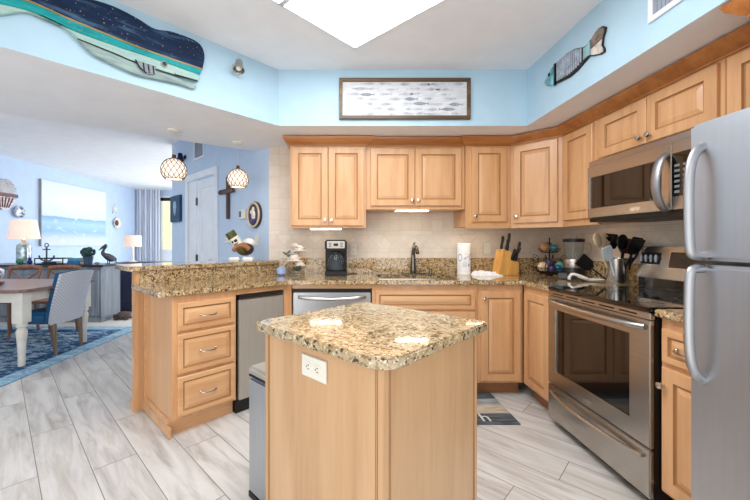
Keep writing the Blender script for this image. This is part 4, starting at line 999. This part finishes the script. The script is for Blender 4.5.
# fish on the right fascia (local x = toward camera)
fishpts = [(2.465, 2.35), (2.44, 2.378), (2.392, 2.413), (2.33, 2.424), (2.229, 2.43), (2.149, 2.417), (2.074, 2.384), (2.045, 2.379), (1.994, 2.399), (1.951, 2.421), (1.919, 2.415), (1.894, 2.393), (1.899, 2.373), (1.914, 2.344), (1.919, 2.308), (1.904, 2.28), (1.904, 2.262), (1.93, 2.263), (1.983, 2.284), (2.022, 2.301), (2.062, 2.289), (2.123, 2.269), (2.201, 2.263), (2.285, 2.276), (2.376, 2.294), (2.44, 2.32)]
FL = [(2.2-y, z) for y, z in fishpts]
t = thing('metal_fish', 'slatted metal and wood fish hanging on the right fascia', 'fish plaque', (1.459, 2.2, 0), N90)
inset = lambda P, k: [((x-.02)*k+.02, (z-2.343)*k+2.343) for x, z in P]
b = MB(); b.prism(FL, -.012, -.001, plane='xz', bev=.002); b.build('outline_plate', plain('fish_rust', (44, 38, 40), .6, .3, var=.3, scale=30), t)
headp = [p for p in FL if p[0] < -.17]; b = MB()
hd = [(-.260, 2.35), (-.238, 2.374), (-.19, 2.407), (-.145, 2.416), (-.145, 2.284), (-.19, 2.297), (-.24, 2.325)]
b.prism(hd, -.018, -.011, plane='xz', bev=.002); hh = b.build('head', plain('fish_teal', (104, 158, 168), .5, var=.3, scale=18), t)
b = MB(); b.ball((-.20, -.018, 2.378), .013, seg=10, sc=(1, .5, 1)); b.build('eye', 'black', hh)
b = MB(); b.box(-.146, -.128, -.022, -.011, 2.274, 2.422, 0, .002); b.build('gill_band', 'black', t)
M['slat'] = plain('pale_slat', (172, 182, 196), .5, .2, var=.15, scale=30)
upc = [(-.14, 2.414), (-.13, 2.418), (-.03, 2.424), (.051, 2.411), (.126, 2.380), (.155, 2.374)]; loc_ = [(-.14, 2.286), (-.085, 2.282), (0, 2.272), (.077, 2.280), (.138, 2.300), (.17, 2.304)]
def interp(P, x):
    for (x0, z0), (x1, z1) in zip(P, P[1:]):
        if x0 <= x <= x1: return z0+(z1-z0)*(x-x0)/(x1-x0)
    return P[-1][1]
for k in range(12):
    x = -.118+.0205*k
    b = MB(); b.box(x, x+.010, -.020, -.011, interp(loc_, x+.005)+.008, interp(upc, x+.005), 0, .002); b.build('slat', 'slat', t)
b = MB(); b.prism([(.135, 2.372), (.165, 2.372), (.19, 2.382), (.195, 2.303), (.17, 2.307), (.135, 2.303)], -.018, -.011, plane='xz', bev=.002); b.build('tail_collar', plain('fish_teal_light', (140, 178, 184), .5, var=.2), t)
b = MB(); b.prism([(.20, 2.388), (.225, 2.404), (.25, 2.415), (.278, 2.411), (.299, 2.392), (.295, 2.372), (.284, 2.347), (.20, 2.337)], -.018, -.011, plane='xz', bev=.002); b.build('tail_upper', plain('fish_brown', (112, 98, 88), .6, var=.45, scale=16), t)
b = MB(); b.prism([(.20, 2.331), (.282, 2.341), (.277, 2.308), (.291, 2.283), (.291, 2.267), (.268, 2.267), (.22, 2.287), (.20, 2.297)], -.018, -.011, plane='xz', bev=.002); b.build('tail_lower', plain('fish_cream', (196, 188, 178), .6, var=.15, scale=30), t)
# framed fish picture on the back fascia
t = thing('framed_fish_picture', 'wide framed picture of a pale school of fish above the cabinets', 'picture', (.492, 2.7195, 2.337))
hwid, hh_ = .514, .160
M['framewood'] = wood('frame_wood', (58, 40, 24), (88, 64, 38), (124, 98, 64), 'x', rough=.5)
b = MB(); b.prism([(-hwid, -hh_), (hwid, -hh_), (hwid, hh_), (-hwid, hh_)], -.028, 0, holes=[[(-hwid+.026, -hh_+.026), (-hwid+.026, hh_-.026), (hwid-.026, hh_-.026), (hwid-.026, -hh_+.026)]], plane='xz', bev=.003); b.build('frame', 'framewood', t)
M['print'] = plain('print_paper', (200, 203, 208), .6, var=.05, scale=12, stretch=(1, 1, 4)); M['fishink3'] = plain('fish_ink_line', (150, 154, 160), .8); M['fishink'] = plain('fish_ink', (182, 185, 191), .8, var=.2, scale=12); M['fishink2'] = plain('fish_ink_dark', (128, 134, 142), .8, var=.2, scale=12)
b = MB(); b.box(-hwid+.02, hwid-.02, -.010, -.002, -hh_+.02, hh_-.02); pp = b.build('print', 'print', t)
random.seed(11); b = MB()
for r_ in range(7):
    for c_ in range(7):
        cx = -.42+c_*.138+(r_ % 2)*.06+random.uniform(-.025, .025); cz = -.117+r_*.039+random.uniform(-.004, .004); L = random.uniform(.055, .072); fl = random.choice((-1, 1)); mi = 1 if random.random() < .14 else 0
        pts = [(L, 0), (L*.5, .011), (0, .014), (-L*.5, .006), (-L*.72, .002), (-L, .012), (-L*.93, 0), (-L, -.012), (-L*.72, -.003), (-L*.5, -.007), (0, -.014), (L*.5, -.011)]
        pts = [(cx+fl*x, cz+z) for x, z in pts]
        if max(abs(p[0]) for p in pts) > hwid-.03: continue
        b.prism(pts, -.0106-.0001*(r_ % 3), -.0098, mi, plane='xz')
        b.prism([(cx-L*.5*fl, cz+.0015), (cx+L*.6*fl, cz+.002), (cx+L*.6*fl, cz-.001), (cx-L*.5*fl, cz-.0015)], -.0112, -.0104, 2, plane='xz')
b.build('fish_drawing', ['fishink', 'fishink2', 'fishink3'], pp)

# ------------------------------------------------------------------ dining and living room
RX0, RX1, RY0, RY1 = -6.0+.6, -2.85, 1.9, 4.93
b = MB(); b.box(-(RX1-RX0)/2, (RX1-RX0)/2, -(RY1-RY0)/2, (RY1-RY0)/2, .0005, .010, 0, .003)
solo('area_rug', b, rug_mat(RX1-RX0, RY1-RY0), 'distressed blue and white rug under the dining table', 'rug', ((RX0+RX1)/2, (RY0+RY1)/2, 0))
t = thing('added_ceiling_lamp', 'added round lamp above the dining table, out of view', 'ceiling lamp', (-4.05, 3.7, ZD))  # unseen fixture added to go with the dining fill light
b = MB(); b.lathe([(.10, 0), (.10, -.03), (.06, -.045)], seg=24); b.build('mount', 'white', t)
b = MB(); b.lathe([(.16, -.045), (.17, -.06), (.13, -.11), (.03, -.13)], seg=28); b.build('glass_shade', 'globe2', t)
# dining table
M['tabletop'] = wood('table_wood', (92, 66, 58), (124, 94, 84), (146, 116, 104), 'x', rough=.35)
TX0, TX1, TY0, TY1 = -4.85, -3.02, 3.25, 4.27
t = thing('dining_table', 'cream dining table with turned legs and dark plank top', 'table', ((TX0+TX1)/2, (TY0+TY1)/2, .010))
hx, hy = (TX1-TX0)/2, (TY1-TY0)/2
b = MB(); b.prism([(-hx, -hy), (hx-.06, -hy), (hx, -hy+.06), (hx, hy-.06), (hx-.06, hy), (-hx, hy)], .718, .75, bev=.004); b.build('tabletop', 'tabletop', t)
b = MB(); b.box(-hx+.06, hx-.06, -hy+.07, -hy+.095, .62, .718); b.box(-hx+.06, hx-.06, hy-.095, hy-.07, .62, .718); b.box(hx-.085, hx-.06, -hy+.07, hy-.07, .62, .718); b.box(-hx+.06, -hx+.085, -hy+.07, hy-.07, .62, .718); b.build('apron', 'cream', t)
for sx in (-1, 1):
    for sy in (-1, 1):
        c = (sx*(hx-.095), sy*(hy-.105), 0)
        b = MB(); b.box(c[0]-.052, c[0]+.052, c[1]-.052, c[1]+.052, .42, .718, 0, .004)
        b.lathe([(.026, 0), (.03, .01), (.030, .12), (.036, .22), (.043, .30), (.046, .335), (.038, .355), (.030, .37), (.044, .385), (.046, .40), (.04, .42)], c, 20); b.build('leg', 'cream', t)
b = MB(); b.lathe([(.07, 0), (.10, .01), (.105, .03), (.08, .04)], seg=24); solo('wooden_trivet', b, 'tabletop', 'round dark wooden base under the blue and white jar on the table', 'trivet', (-3.72, 3.66, .7605))
M['delft'] = NT('delft_ceramic'); _n = M['delft']; _f = _n.noise(_n.obj(), 26, 4, .6, 1); _n.base(_n.ramp(_f, [(.40, (70, 86, 140)), (.46, (226, 228, 234)), (1, (236, 236, 240))])); _n.set(Roughness=.2); M['delft'] = _n.m
b = MB(); b.lathe([(.05, 0), (.09, .03), (.108, .07), (.10, .115), (.06, .14), (.04, .15)], seg=28); solo('ceramic_jar', b, 'delft', 'blue and white ceramic jar on the dining table, cut by the left edge', 'jar', (-3.72, 3.66, .8007))
# upholstered chair
M['pattern'] = NT('patterned_linen'); _n = M['pattern']; _o = _n.obj(); _s = _n.n('ShaderNodeSeparateXYZ'); _n.l(_o, _s.inputs[0])
def _fr(sock): return _n.math('ABSOLUTE', _n.math('SUBTRACT', _n.math('FRACT', _n.math('MULTIPLY', sock, 30)), .5))
_a = _fr(_n.math('ADD', _s.outputs[0], _s.outputs[2])); _b = _fr(_n.math('SUBTRACT', _s.outputs[0], _s.outputs[2]))
_g = _n.math('LESS_THAN', _n.math('ADD', _n.math('MULTIPLY', _a, _a), _n.math('MULTIPLY', _b, _b)), .055)
_n.base(_n.mix(_g, lin((184, 189, 199)), lin((224, 225, 226)))); _n.set(Roughness=.9); M['pattern'] = _n.m
M['chairleg'] = wood('chair_leg_wood', (84, 68, 56), (112, 94, 80), (136, 116, 100))
t = thing('upholstered_chair', 'blue upholstered chair with patterned pale back at the table end', 'chair', (-3.165, 3.85, .010), N90)
def shell(off, w0, w1, z0, z1, th):
    b = MB(); nu, nv = 12, 10; V = []; F = []
    for layer in (0, 1):
        for i in range(nu+1):
            for j in range(nv+1):
                u, v = i/nu*2-1, j/nv; x = u*(w0+(w1-w0)*v); y = .13+.16*v**1.3+off-.06*u*u*(.4+.6*v)-layer*th; z = z0+(z1-z0)*v-.025*v*u*u
                V.append((x, y, z))
    m = nv+1; K = (nu+1)*m
    for i in range(nu):
        for j in range(nv): F += [(i*m+j, (i+1)*m+j, (i+1)*m+j+1, i*m+j+1), (K+i*m+j+1, K+(i+1)*m+j+1, K+(i+1)*m+j, K+i*m+j)]
    for i in range(nu): F += [(i*m, (i+1)*m, K+(i+1)*m, K+i*m), (i*m+nv, (i+1)*m+nv, K+(i+1)*m+nv, K+i*m+nv)]
    for j in range(nv): F += [(j, j+1, K+j+1, K+j), (nu*m+j, nu*m+j+1, K+nu*m+j+1, K+nu*m+j)]
    b._add(V, F); return b
shell(0, .225, .235, .33, .895, .03).build('back_shell', 'pattern', t); shell(-.028, .230, .242, .34, .903, .032).build('back_cushion', 'bluefab', t)
b = MB(); b.box(-.215, .215, -.26, .06, .33, .46, 0, .03); b.build('seat', 'bluefab', t)
b = MB()
for k in range(24): b.ball((-.232, -.24+.015*k, .342), .005, seg=6)
for k in range(24): b.ball((.232, -.24+.015*k, .342), .005, seg=6)
b.build('nail_trim', 'chrome', t)
for (x, y, lx, ly) in ((-.19, -.22, 0, 0), (.19, -.22, 0, 0), (-.18, .10, 0, .02), (.18, .10, 0, .02)):
    b = MB(); b.tube([(x+lx, y+ly, 0), (x, y, .335)], [.017, .026], 8, flat=(1, 1)); b.build('leg', 'chairleg', t)
# cross-back wooden chairs behind the table
M['chairwood'] = wood('chair_wood', (96, 62, 42), (128, 86, 60), (150, 106, 76))
def xchair(x, y, label, rz=0):
    t = thing('cross_back_chair', label, 'chair', (x, y, .010), rz)
    b = MB(); b.box(-.21, .21, -.2, .2, .43, .46, 0, .01); b.build('seat', 'chairwood', t)
    for sx in (-1, 1):
        b = MB(); b.tube([(sx*.18, -.17, 0), (sx*.175, -.165, .43)], [.014, .019], 8); b.build('leg', 'chairwood', t)
        b = MB(); b.tube(smooth_line([(sx*.19, .24, 0), (sx*.19, .19, .44), (sx*.205, .22, .70), (sx*.215, .26, .86)], 4), .017, 8); b.build('leg', 'chairwood', t)
    b = MB(); b.tube(smooth_line([(-.22, .255, .845), (-.1, .28, .86), (.1, .28, .86), (.22, .255, .845)], 5), .030, 10, flat=(.5, 1)); b.build('top_rail', 'chairwood', t)
    for sx in (-1, 1): b = MB(); b.tube(smooth_line([(sx*.19, .205, .50), (0, .235, .66), (-sx*.2, .255, .82)], 5), .011, 8); b.build('cross_brace', 'chairwood', t)
    b = MB(); b.tube([(-.18, .20, .25), (.18, .20, .25)], .010, 8); b.build('stretcher', 'chairwood', t)
xchair(-4.36, 4.50, 'brown cross-back chair behind the table, directly below the table lamp')
xchair(-3.84, 4.52, 'brown cross-back chair behind the table, half hidden by the blue chair')
xchair(-4.92, 4.48, 'brown cross-back chair behind the table at the left edge')
# sideboard
M['greywash'] = wood('grey_washed_wood', (104, 112, 122), (130, 138, 148), (152, 160, 168), rough=.6); M['darktop'] = wood('dark_top', (36, 34, 38), (52, 50, 54), (68, 66, 70), 'x', rough=.3)
t = thing('sideboard', 'long grey-washed sideboard with a dark top behind the table', 'sideboard', (-4.60, 5.25, 0))
b = MB(); b.box(-.93, .93, 0, .46, .06, .81); b.build('body', 'greywash', t)
b = MB(); b.box(-.95, .95, -.015, .475, 0, .06); b.build('plinth', 'greywash', t)
b = MB(); b.box(-.98, .985, -.04, .49, .838, .872, 0, .006); b.build('top', 'darktop', t)
b = MB(); b.box(-.96, .96, -.025, .48, .81, .838, 0, .004); b.build('moulding', 'greywash', t)
for k in range(4):
    x0 = -.91+k*.458; b = MB(); b.panel(x0, x0+.445, .10, .785, 0, .022, .06, 0); d_ = b.build('door', 'greywash', t, smooth=False); knob(x0+(.40 if k % 2 == 0 else .045), .48, -.022, d_)
SZ = .8722
def table_lamp(label, x, y, z, shade, basef):
    t = thing('table_lamp', label, 'table lamp', (x, y, z)); basef(t); r0, r1, z0, z1 = shade
    b = MB(); b.lathe([(r0, z0), (r1, z1), (r1-.004, z1), (r0-.004, z0)], seg=32, cap=False); b.build('shade', 'litshade', t)
    b = MB(); b.ball((0, 0, (z0+z1)/2-.03), .035, seg=12); b.tube([(0, 0, z0-.03), (0, 0, (z0+z1)/2-.05)], .008, 8); b.build('bulb', 'bulb2', t)
M['litshade'] = plain('lit_linen', (236, 212, 196), .8, var=.03, emit=LAMP_E*.55); M['bulb2'] = plain('lamp_bulb', (255, 240, 220), .5, var=0, emit=5)
def base1(t):
    b = MB(); b.lathe([(.075, 0), (.092, .01), (.095, .04), (.095, .25), (.085, .30), (.04, .335), (.035, .345)], seg=28); b.build('glass_base', plain('mercury_glass', (160, 176, 178), .12, .5, var=.35, scale=16), t)
    b = MB(); b.lathe([(.03, .345), (.032, .38), (.015, .39)], seg=16); b.build('neck', 'spoonwood', t)
table_lamp('large table lamp with cream shade and silvery glass base on the sideboard', -5.07, 5.50, SZ, (.205, .158, .395, .70), base1)
def base2(t):
    b = MB(); b.lathe([(.06, 0), (.06, .012), (.022, .03), (.02, .25), (.012, .27)], seg=20); b.build('column', 'ceramic', t)
# small things on the sideboard
M['pewter'] = plain('dark_pewter', (66, 72, 84), .45, .4, var=.2); M['bluegloss'] = plain('cobalt_glass', (30, 52, 140), .1, trans=.3); M['greengloss'] = plain('sea_green_glass', (70, 150, 120), .1, trans=.3)
b = MB(); b.ball((0, 0, .045), .045, seg=14, sc=(1.3, .7, 1)); solo('glass_paperweight', b, 'greengloss', 'green glass paperweight in front of the large table lamp', 'ornament', (-4.98, 5.33, SZ))
b = MB(); b.ball((0, 0, .035), .035, seg=14, sc=(1.2, .7, 1)); b.ball((0, 0, .085), .022, seg=10); solo('blue_glass_ornament', b, 'bluegloss', 'cobalt blue glass ornament right of the large table lamp', 'ornament', (-4.85, 5.36, SZ))
t = thing('anchor_ornament', 'grey anchor ornament standing on the sideboard beside the lamp', 'ornament', (-4.76, 5.56, SZ))
b = MB(); b.box(-.06, .06, -.03, .03, 0, .025, 0, .004); b.build('base', 'pewter', t)
b = MB(); b.tube([(0, 0, .02), (0, 0, .27)], .012, 8); b.tube([(-.06, 0, .225), (.06, 0, .225)], .009, 8); b.tube([(.03*math.cos(2*PI*k/16), 0, .295+.03*math.sin(2*PI*k/16)) for k in range(17)], .007, 6)
b.tube(smooth_line([(-.12, 0, .13), (-.10, 0, .075), (0, 0, .035), (.10, 0, .075), (.12, 0, .13)], 5), .012, 8); b.build('anchor', 'pewter', t)
t = thing('display_tray', 'black framed rectangular tray lying on the sideboard', 'tray', (-4.48, 5.36, SZ))
b = MB(); b.box(-.22, .22, -.09, .09, 0, .015); b.build('bottom', 'black', t)
b = MB(); b.box(-.22, .22, -.095, -.085, .085, .10); b.box(-.22, .22, .085, .095, .085, .10)
for x in (-.22, .21): b.box(x, x+.012, -.095, -.085, 0, .10); b.box(x, x+.012, .085, .095, 0, .10); b.box(x, x+.012, -.09, .09, .085, .10)
b.build('rail', 'black', t)
M['bookblue'] = plain('book_blue', (36, 96, 140), .6, var=.2); M['bookteal'] = plain('book_teal', (60, 130, 156), .6, var=.2)
for (x, z, h, w, m, lab) in ((-4.48, .0155, .03, .2, 'darktop', 'dark book lying inside the black tray'), (-4.12, 0, .05, .2, 'bookblue', 'lower blue book of the stack left of the potted plant'), (-4.12, .0505, .045, .18, 'bookteal', 'upper teal book of the stack left of the potted plant')):
    t = thing('book', lab, 'book', (x, 5.36, SZ+z)); b = MB(); b.box(-w/2, w/2, -.07, .07, 0, h, 0, .004); b.build('cover', m, t)
    b = MB(); b.box(-w/2+.006, w/2+.001, -.066, .066, .006, h-.006); b.build('pages', 'label', t)
t = thing('potted_plant', 'small round green topiary in a blue-grey pot on the sideboard', 'plant', (-3.93, 5.34, SZ))
b = MB(); b.lathe([(.05, 0), (.055, .005), (.07, .12), (.074, .125), (.066, .125), (.06, .11)], seg=20); b.build('pot', plain('pot_blue', (70, 92, 122), .5), t)
random.seed(5); b = MB()
for k in range(150):
    d_ = Vector((random.gauss(0, 1), random.gauss(0, 1), random.gauss(0, 1))).normalized()*random.uniform(.06, .088)
    b.ball((d_.x*1.1, d_.y*1.1, .185+d_.z*.8), .018, seg=6, sc=(1, .6, 1))
b.build('foliage', plain('topiary_green', (40, 66, 62), .7, var=.35, scale=30), t)
t = thing('pelican_statue', 'dark pelican statue standing on the right of the sideboard', 'statue', (-3.655, 5.38, SZ)); t.scale = (.86, .86, .9)
sp_ = lambda pts, rs: MB().tube(smooth_line(pts, 4), rs, 12)
b = MB(); b.ball((.03, 0, .115), .08, seg=18, sc=(1.35, .7, .75), rot=Matrix.Rotation(.5, 4, 'Y')); n_ = 17
pts = smooth_line([(-.03, 0, .14), (-.085, 0, .19), (-.07, 0, .25), (-.03, 0, .30), (-.035, 0, .325)], 4); b.tube(pts, [.045-.025*min(1, k/8) for k in range(len(pts))], 12)
b.ball((-.035, 0, .325), .026, seg=12); b.build('body', 'pewter', t)
b = MB(); b.tube([(-.04, 0, .325), (-.10, 0, .285), (-.165, 0, .235)], [.022, .020, .004], 10, flat=(.6, 1)); b.build('beak', 'pewter', t)
b = MB(); b.ball((.06, -.045, .115), .06, seg=14, sc=(1.5, .25, .6), rot=Matrix.Rotation(.55, 4, 'Y')); b.ball((.06, .045, .115), .06, seg=14, sc=(1.5, .25, .6), rot=Matrix.Rotation(.55, 4, 'Y')); b.tube([(.10, 0, .09), (.165, 0, .035)], [.03, .012], 8, flat=(1, .5)); b.build('wings', plain('pewter_wing', (84, 84, 94), .5, .3, var=.25, scale=30), t)
for y in (-.025, .025): b = MB(); b.tube([(.02, y, .08), (.015, y, .006)], .008, 6); b.ball((0, y, .006), .02, seg=8, sc=(1.3, .8, .3)); b.build('leg', 'pewter', t)
b = MB()
for k in range(5): b.ball((random.uniform(-.05, .05), random.uniform(-.02, .02), .02), .02, seg=8, sc=(1.2, .9, 1))
solo('shell_cluster', b, 'w_grey', 'little pale shells beside the potted plant', 'shells', (-3.80+.02, 5.28, SZ))
# low dark cabinet with second lamp, figurine on the floor
t = thing('side_cabinet', 'dark navy cabinet behind the end of the bar', 'cabinet', (-3.62, 6.02, 0)); M['navy'] = plain('navy_paint', (52, 58, 82), .5, var=.1)
b = MB(); b.box(-.34, .45, 0, .42, .04, .835); b.box(-.3, .4, .04, .4, 0, .04); b.build('body', 'navy', t)
b = MB(); b.box(-.36, .47, -.02, .44, .835, .862, 0, .004); b.build('top', 'darktop', t)
b = MB(); b.panel(-.32, .05, .08, .80, 0, .02, .05, 0); b.build('door', 'navy', t, smooth=False); b = MB(); b.panel(.06, .43, .08, .80, 0, .02, .05, 0); b.build('door', 'navy', t, smooth=False)
table_lamp('small white table lamp with drum shade behind the bar end', -3.76, 6.2, .8622, (.142, .133, .275, .475), base2)
t = thing('turtle_figurine', 'small dark turtle-shaped figurine on the floor beside the sideboard', 'figurine', (-3.45, 5.45, -.002)); M['stonebrown'] = plain('stone_brown', (78, 66, 60), .7, var=.3, scale=30)
b = MB(); b.ball((0, 0, .06), .11, seg=18, sc=(1, .8, .62)); b.build('shell', 'stonebrown', t)
b = MB(); b.ball((-.12, -.02, .05), .035, seg=12); b.build('head', 'stonebrown', t)
for (x, y) in ((-.08, -.07), (.08, -.07), (-.08, .07), (.08, .07)): b = MB(); b.ball((x, y, .018), .032, seg=10, sc=(1.2, .9, .55)); b.build('foot', 'stonebrown', t)
# left wall art: local x runs away from the camera (rz = +90 -> faces +x)
P90 = PI/2
t = thing('seascape_painting', 'large pale seascape canvas on the blue dining wall', 'painting', (LX+.001, 7.376, 1.775), P90)
b = MB(); b.box(-.887, .887, -.045, 0, -.63, .63, 0, .004); cv = b.build('canvas', seascape(-.63, .63), t)
b = MB(); b.box(-.893, -.886, -.05, 0, -.635, .635); b.build('edge_strip', plain('canvas_edge', (150, 150, 150), .8), t)
t = thing('shell_basket', 'fan-shaped wall basket with a brown band at the left edge', 'wall basket', (LX+.001, 5.80, 2.04), P90)
M['wicker'] = plain('grey_wicker', (214, 215, 226), .8, var=.25, scale=40, stretch=(6, 1, 1)); M['redwood'] = wood('red_wood', (70, 30, 26), (98, 44, 36), (120, 62, 50), 'x')
b = MB()
for k in range(15):
    a = math.radians(-75+150*k/14); b.tube([(0, -.03, -.02), (.2*math.sin(a), -.05, .24*math.cos(a)*.98)], [.012, .022], 8, flat=(1, .5))
b.build('fan', 'wicker', t)
b = MB(); b.box(-.18, .20, -.075, -.01, -.06, .0, 0, .006); b.build('band', 'redwood', t)
b = MB(); b.prism(smooth_line([(-.17, -.06), (.17, -.06), (.14, -.16), (.06, -.26), (-.06, -.28), (-.14, -.18)], 4, True), -.05, -.01, plane='xz', bev=.004); b.build('lower_weave', plain('pale_weave', (206, 200, 206), .8, var=.2, scale=30), t)
b = MB()
for k in range(5): x = -.12+.06*k; b.tube([(x, -.053, -.07), (x*.6-.03, -.053, -.24)], .010, 6)
b.build('weave_marks', 'redwood', t)
M['platepat'] = NT('patterned_plate'); _n = M['platepat']; _f = _n.noise(_n.obj(), 22, 3, .6, 1.5); _n.base(_n.ramp(_f, [(.42, (60, 80, 112)), (.5, (170, 180, 194)), (.6, (222, 226, 230))])); _n.set(Roughness=.3); M['platepat'] = _n.m
def plate(label, y, z, r, m, m2=None):
    t = thing('wall_plate', label, 'wall plate', (LX+.001, y, z), P90)
    b = MB(); b.lathe([(r*.5, 0), (r, .05), (r*.97, .058), (r*.6, .03), (r*.1, .028)], seg=32, axis='-y'); b.build('dish', m, t)
    b = MB(); b.lathe([(r*.55, .030), (r*.55, .034), (r*.2, .036)], seg=24, axis='-y'); b.build('centre', m2 or m, t)
plate('blue and white patterned plate on the wall above the large table lamp', 6.05, 1.745, .105, 'platepat', 'delft')
plate('small dark-rimmed round plate below the starfish', 8.68, 1.70, .13, 'petal', 'redwood')
t = thing('starfish', 'grey starfish hanging on the wall right of the seascape', 'starfish', (LX+.001, 8.64, 2.05), P90)
b = MB(); pts = []
for k in range(10): a = PI/2+k*PI/5; r = .17 if k % 2 == 0 else .055; pts.append((r*math.cos(a), r*math.sin(a)))
b.prism(pts, -.025, -.001, plane='xz', bev=.008); b.build('arms', 'wicker', t)
# far window and curtain
wn = bpy.data.objects.new('window_1', None); COL.objects.link(wn); wn['kind'] = 'structure'; wn.location = (0, FY, 0)
b = MB(); b.box(-5.09, -3.5, -.02, .06, 2.42, 2.5); b.box(-5.09, -5.04, -.02, .06, .0, 2.42); b.box(-3.56, -3.5, -.02, .06, 0, 2.42); b.box(-4.32, -4.26, -.01, .05, 1.0, 2.42); b.build('window_frame', 'trimwhite', wn)
b = MB(); b.box(-5.09, -3.5, -.06, .10, 0, 1.02); b.build('window_apron', 'trimwhite', wn)
b = MB(); b.box(-5.04, -3.56, .015, .021, 1.02, 2.42); b.build('pane', 'glass', wn)
b = MB(); b.box(-5.06, -3.54, -.03, .0, 2.37, 2.46); b.build('blind_rail', 'black', wn)
b = MB(); b.box(-7, -1.5, 11.2, 11.3, -.5, 3.6); struct('wall_outside', b, plain('pale_yellow_render', (236, 226, 186), .9, var=.04))
M['curtain'] = plain('grey_curtain', (206, 210, 222), .85, var=.06, scale=3, stretch=(6, 6, .4))
b = MB(); V = []; F = []; n = 90
for i in range(n+1):
    x = -5.68+.66*i/n; y = 9.50+.035*math.sin(2*PI*i/n*9)+.012*math.sin(2*PI*i/n*4.3)
    for (dy) in (0, .006):
        for z in (.02, 1.3, 2.655): V.append((x, y+dy, z))
for i in range(n):
    for j in range(2):
        a = i*6+j; F += [(a, a+6, a+7, a+1), (a+3, a+4, a+10, a+9)]
    F += [(i*6, i*6+3, i*6+9, i*6+6), (i*6+2, i*6+8, i*6+11, i*6+5)]
F += [(0, 1, 4, 3), (1, 2, 5, 4)]; F += [(n*6, n*6+3, n*6+4, n*6+1), (n*6+1, n*6+4, n*6+5, n*6+2)]
t = thing('curtain', 'grey floor-length curtain beside the far window', 'curtain'); b._add(V, F); b.build('panel', 'curtain', t)
b = MB(); b.box(-5.69, -3.4, 9.49, 9.54, 2.656, 2.676); b.build('track', 'trimwhite', t)
b = MB(); b.box(LX, LX+.015, -1.5, FY, 0, .10, 0, .003); struct('baseboard_left', b, 'trimwhite')
b = MB(); b.box(-2.618, -2.07, -.015, 0, 0, .10, 0, .003); b.box(-1.06, -.2, -.015, 0, 0, .10, 0, .003); struct('baseboard_angled', b, 'trimwhite', (DW[0], DW[1], 0), N45)
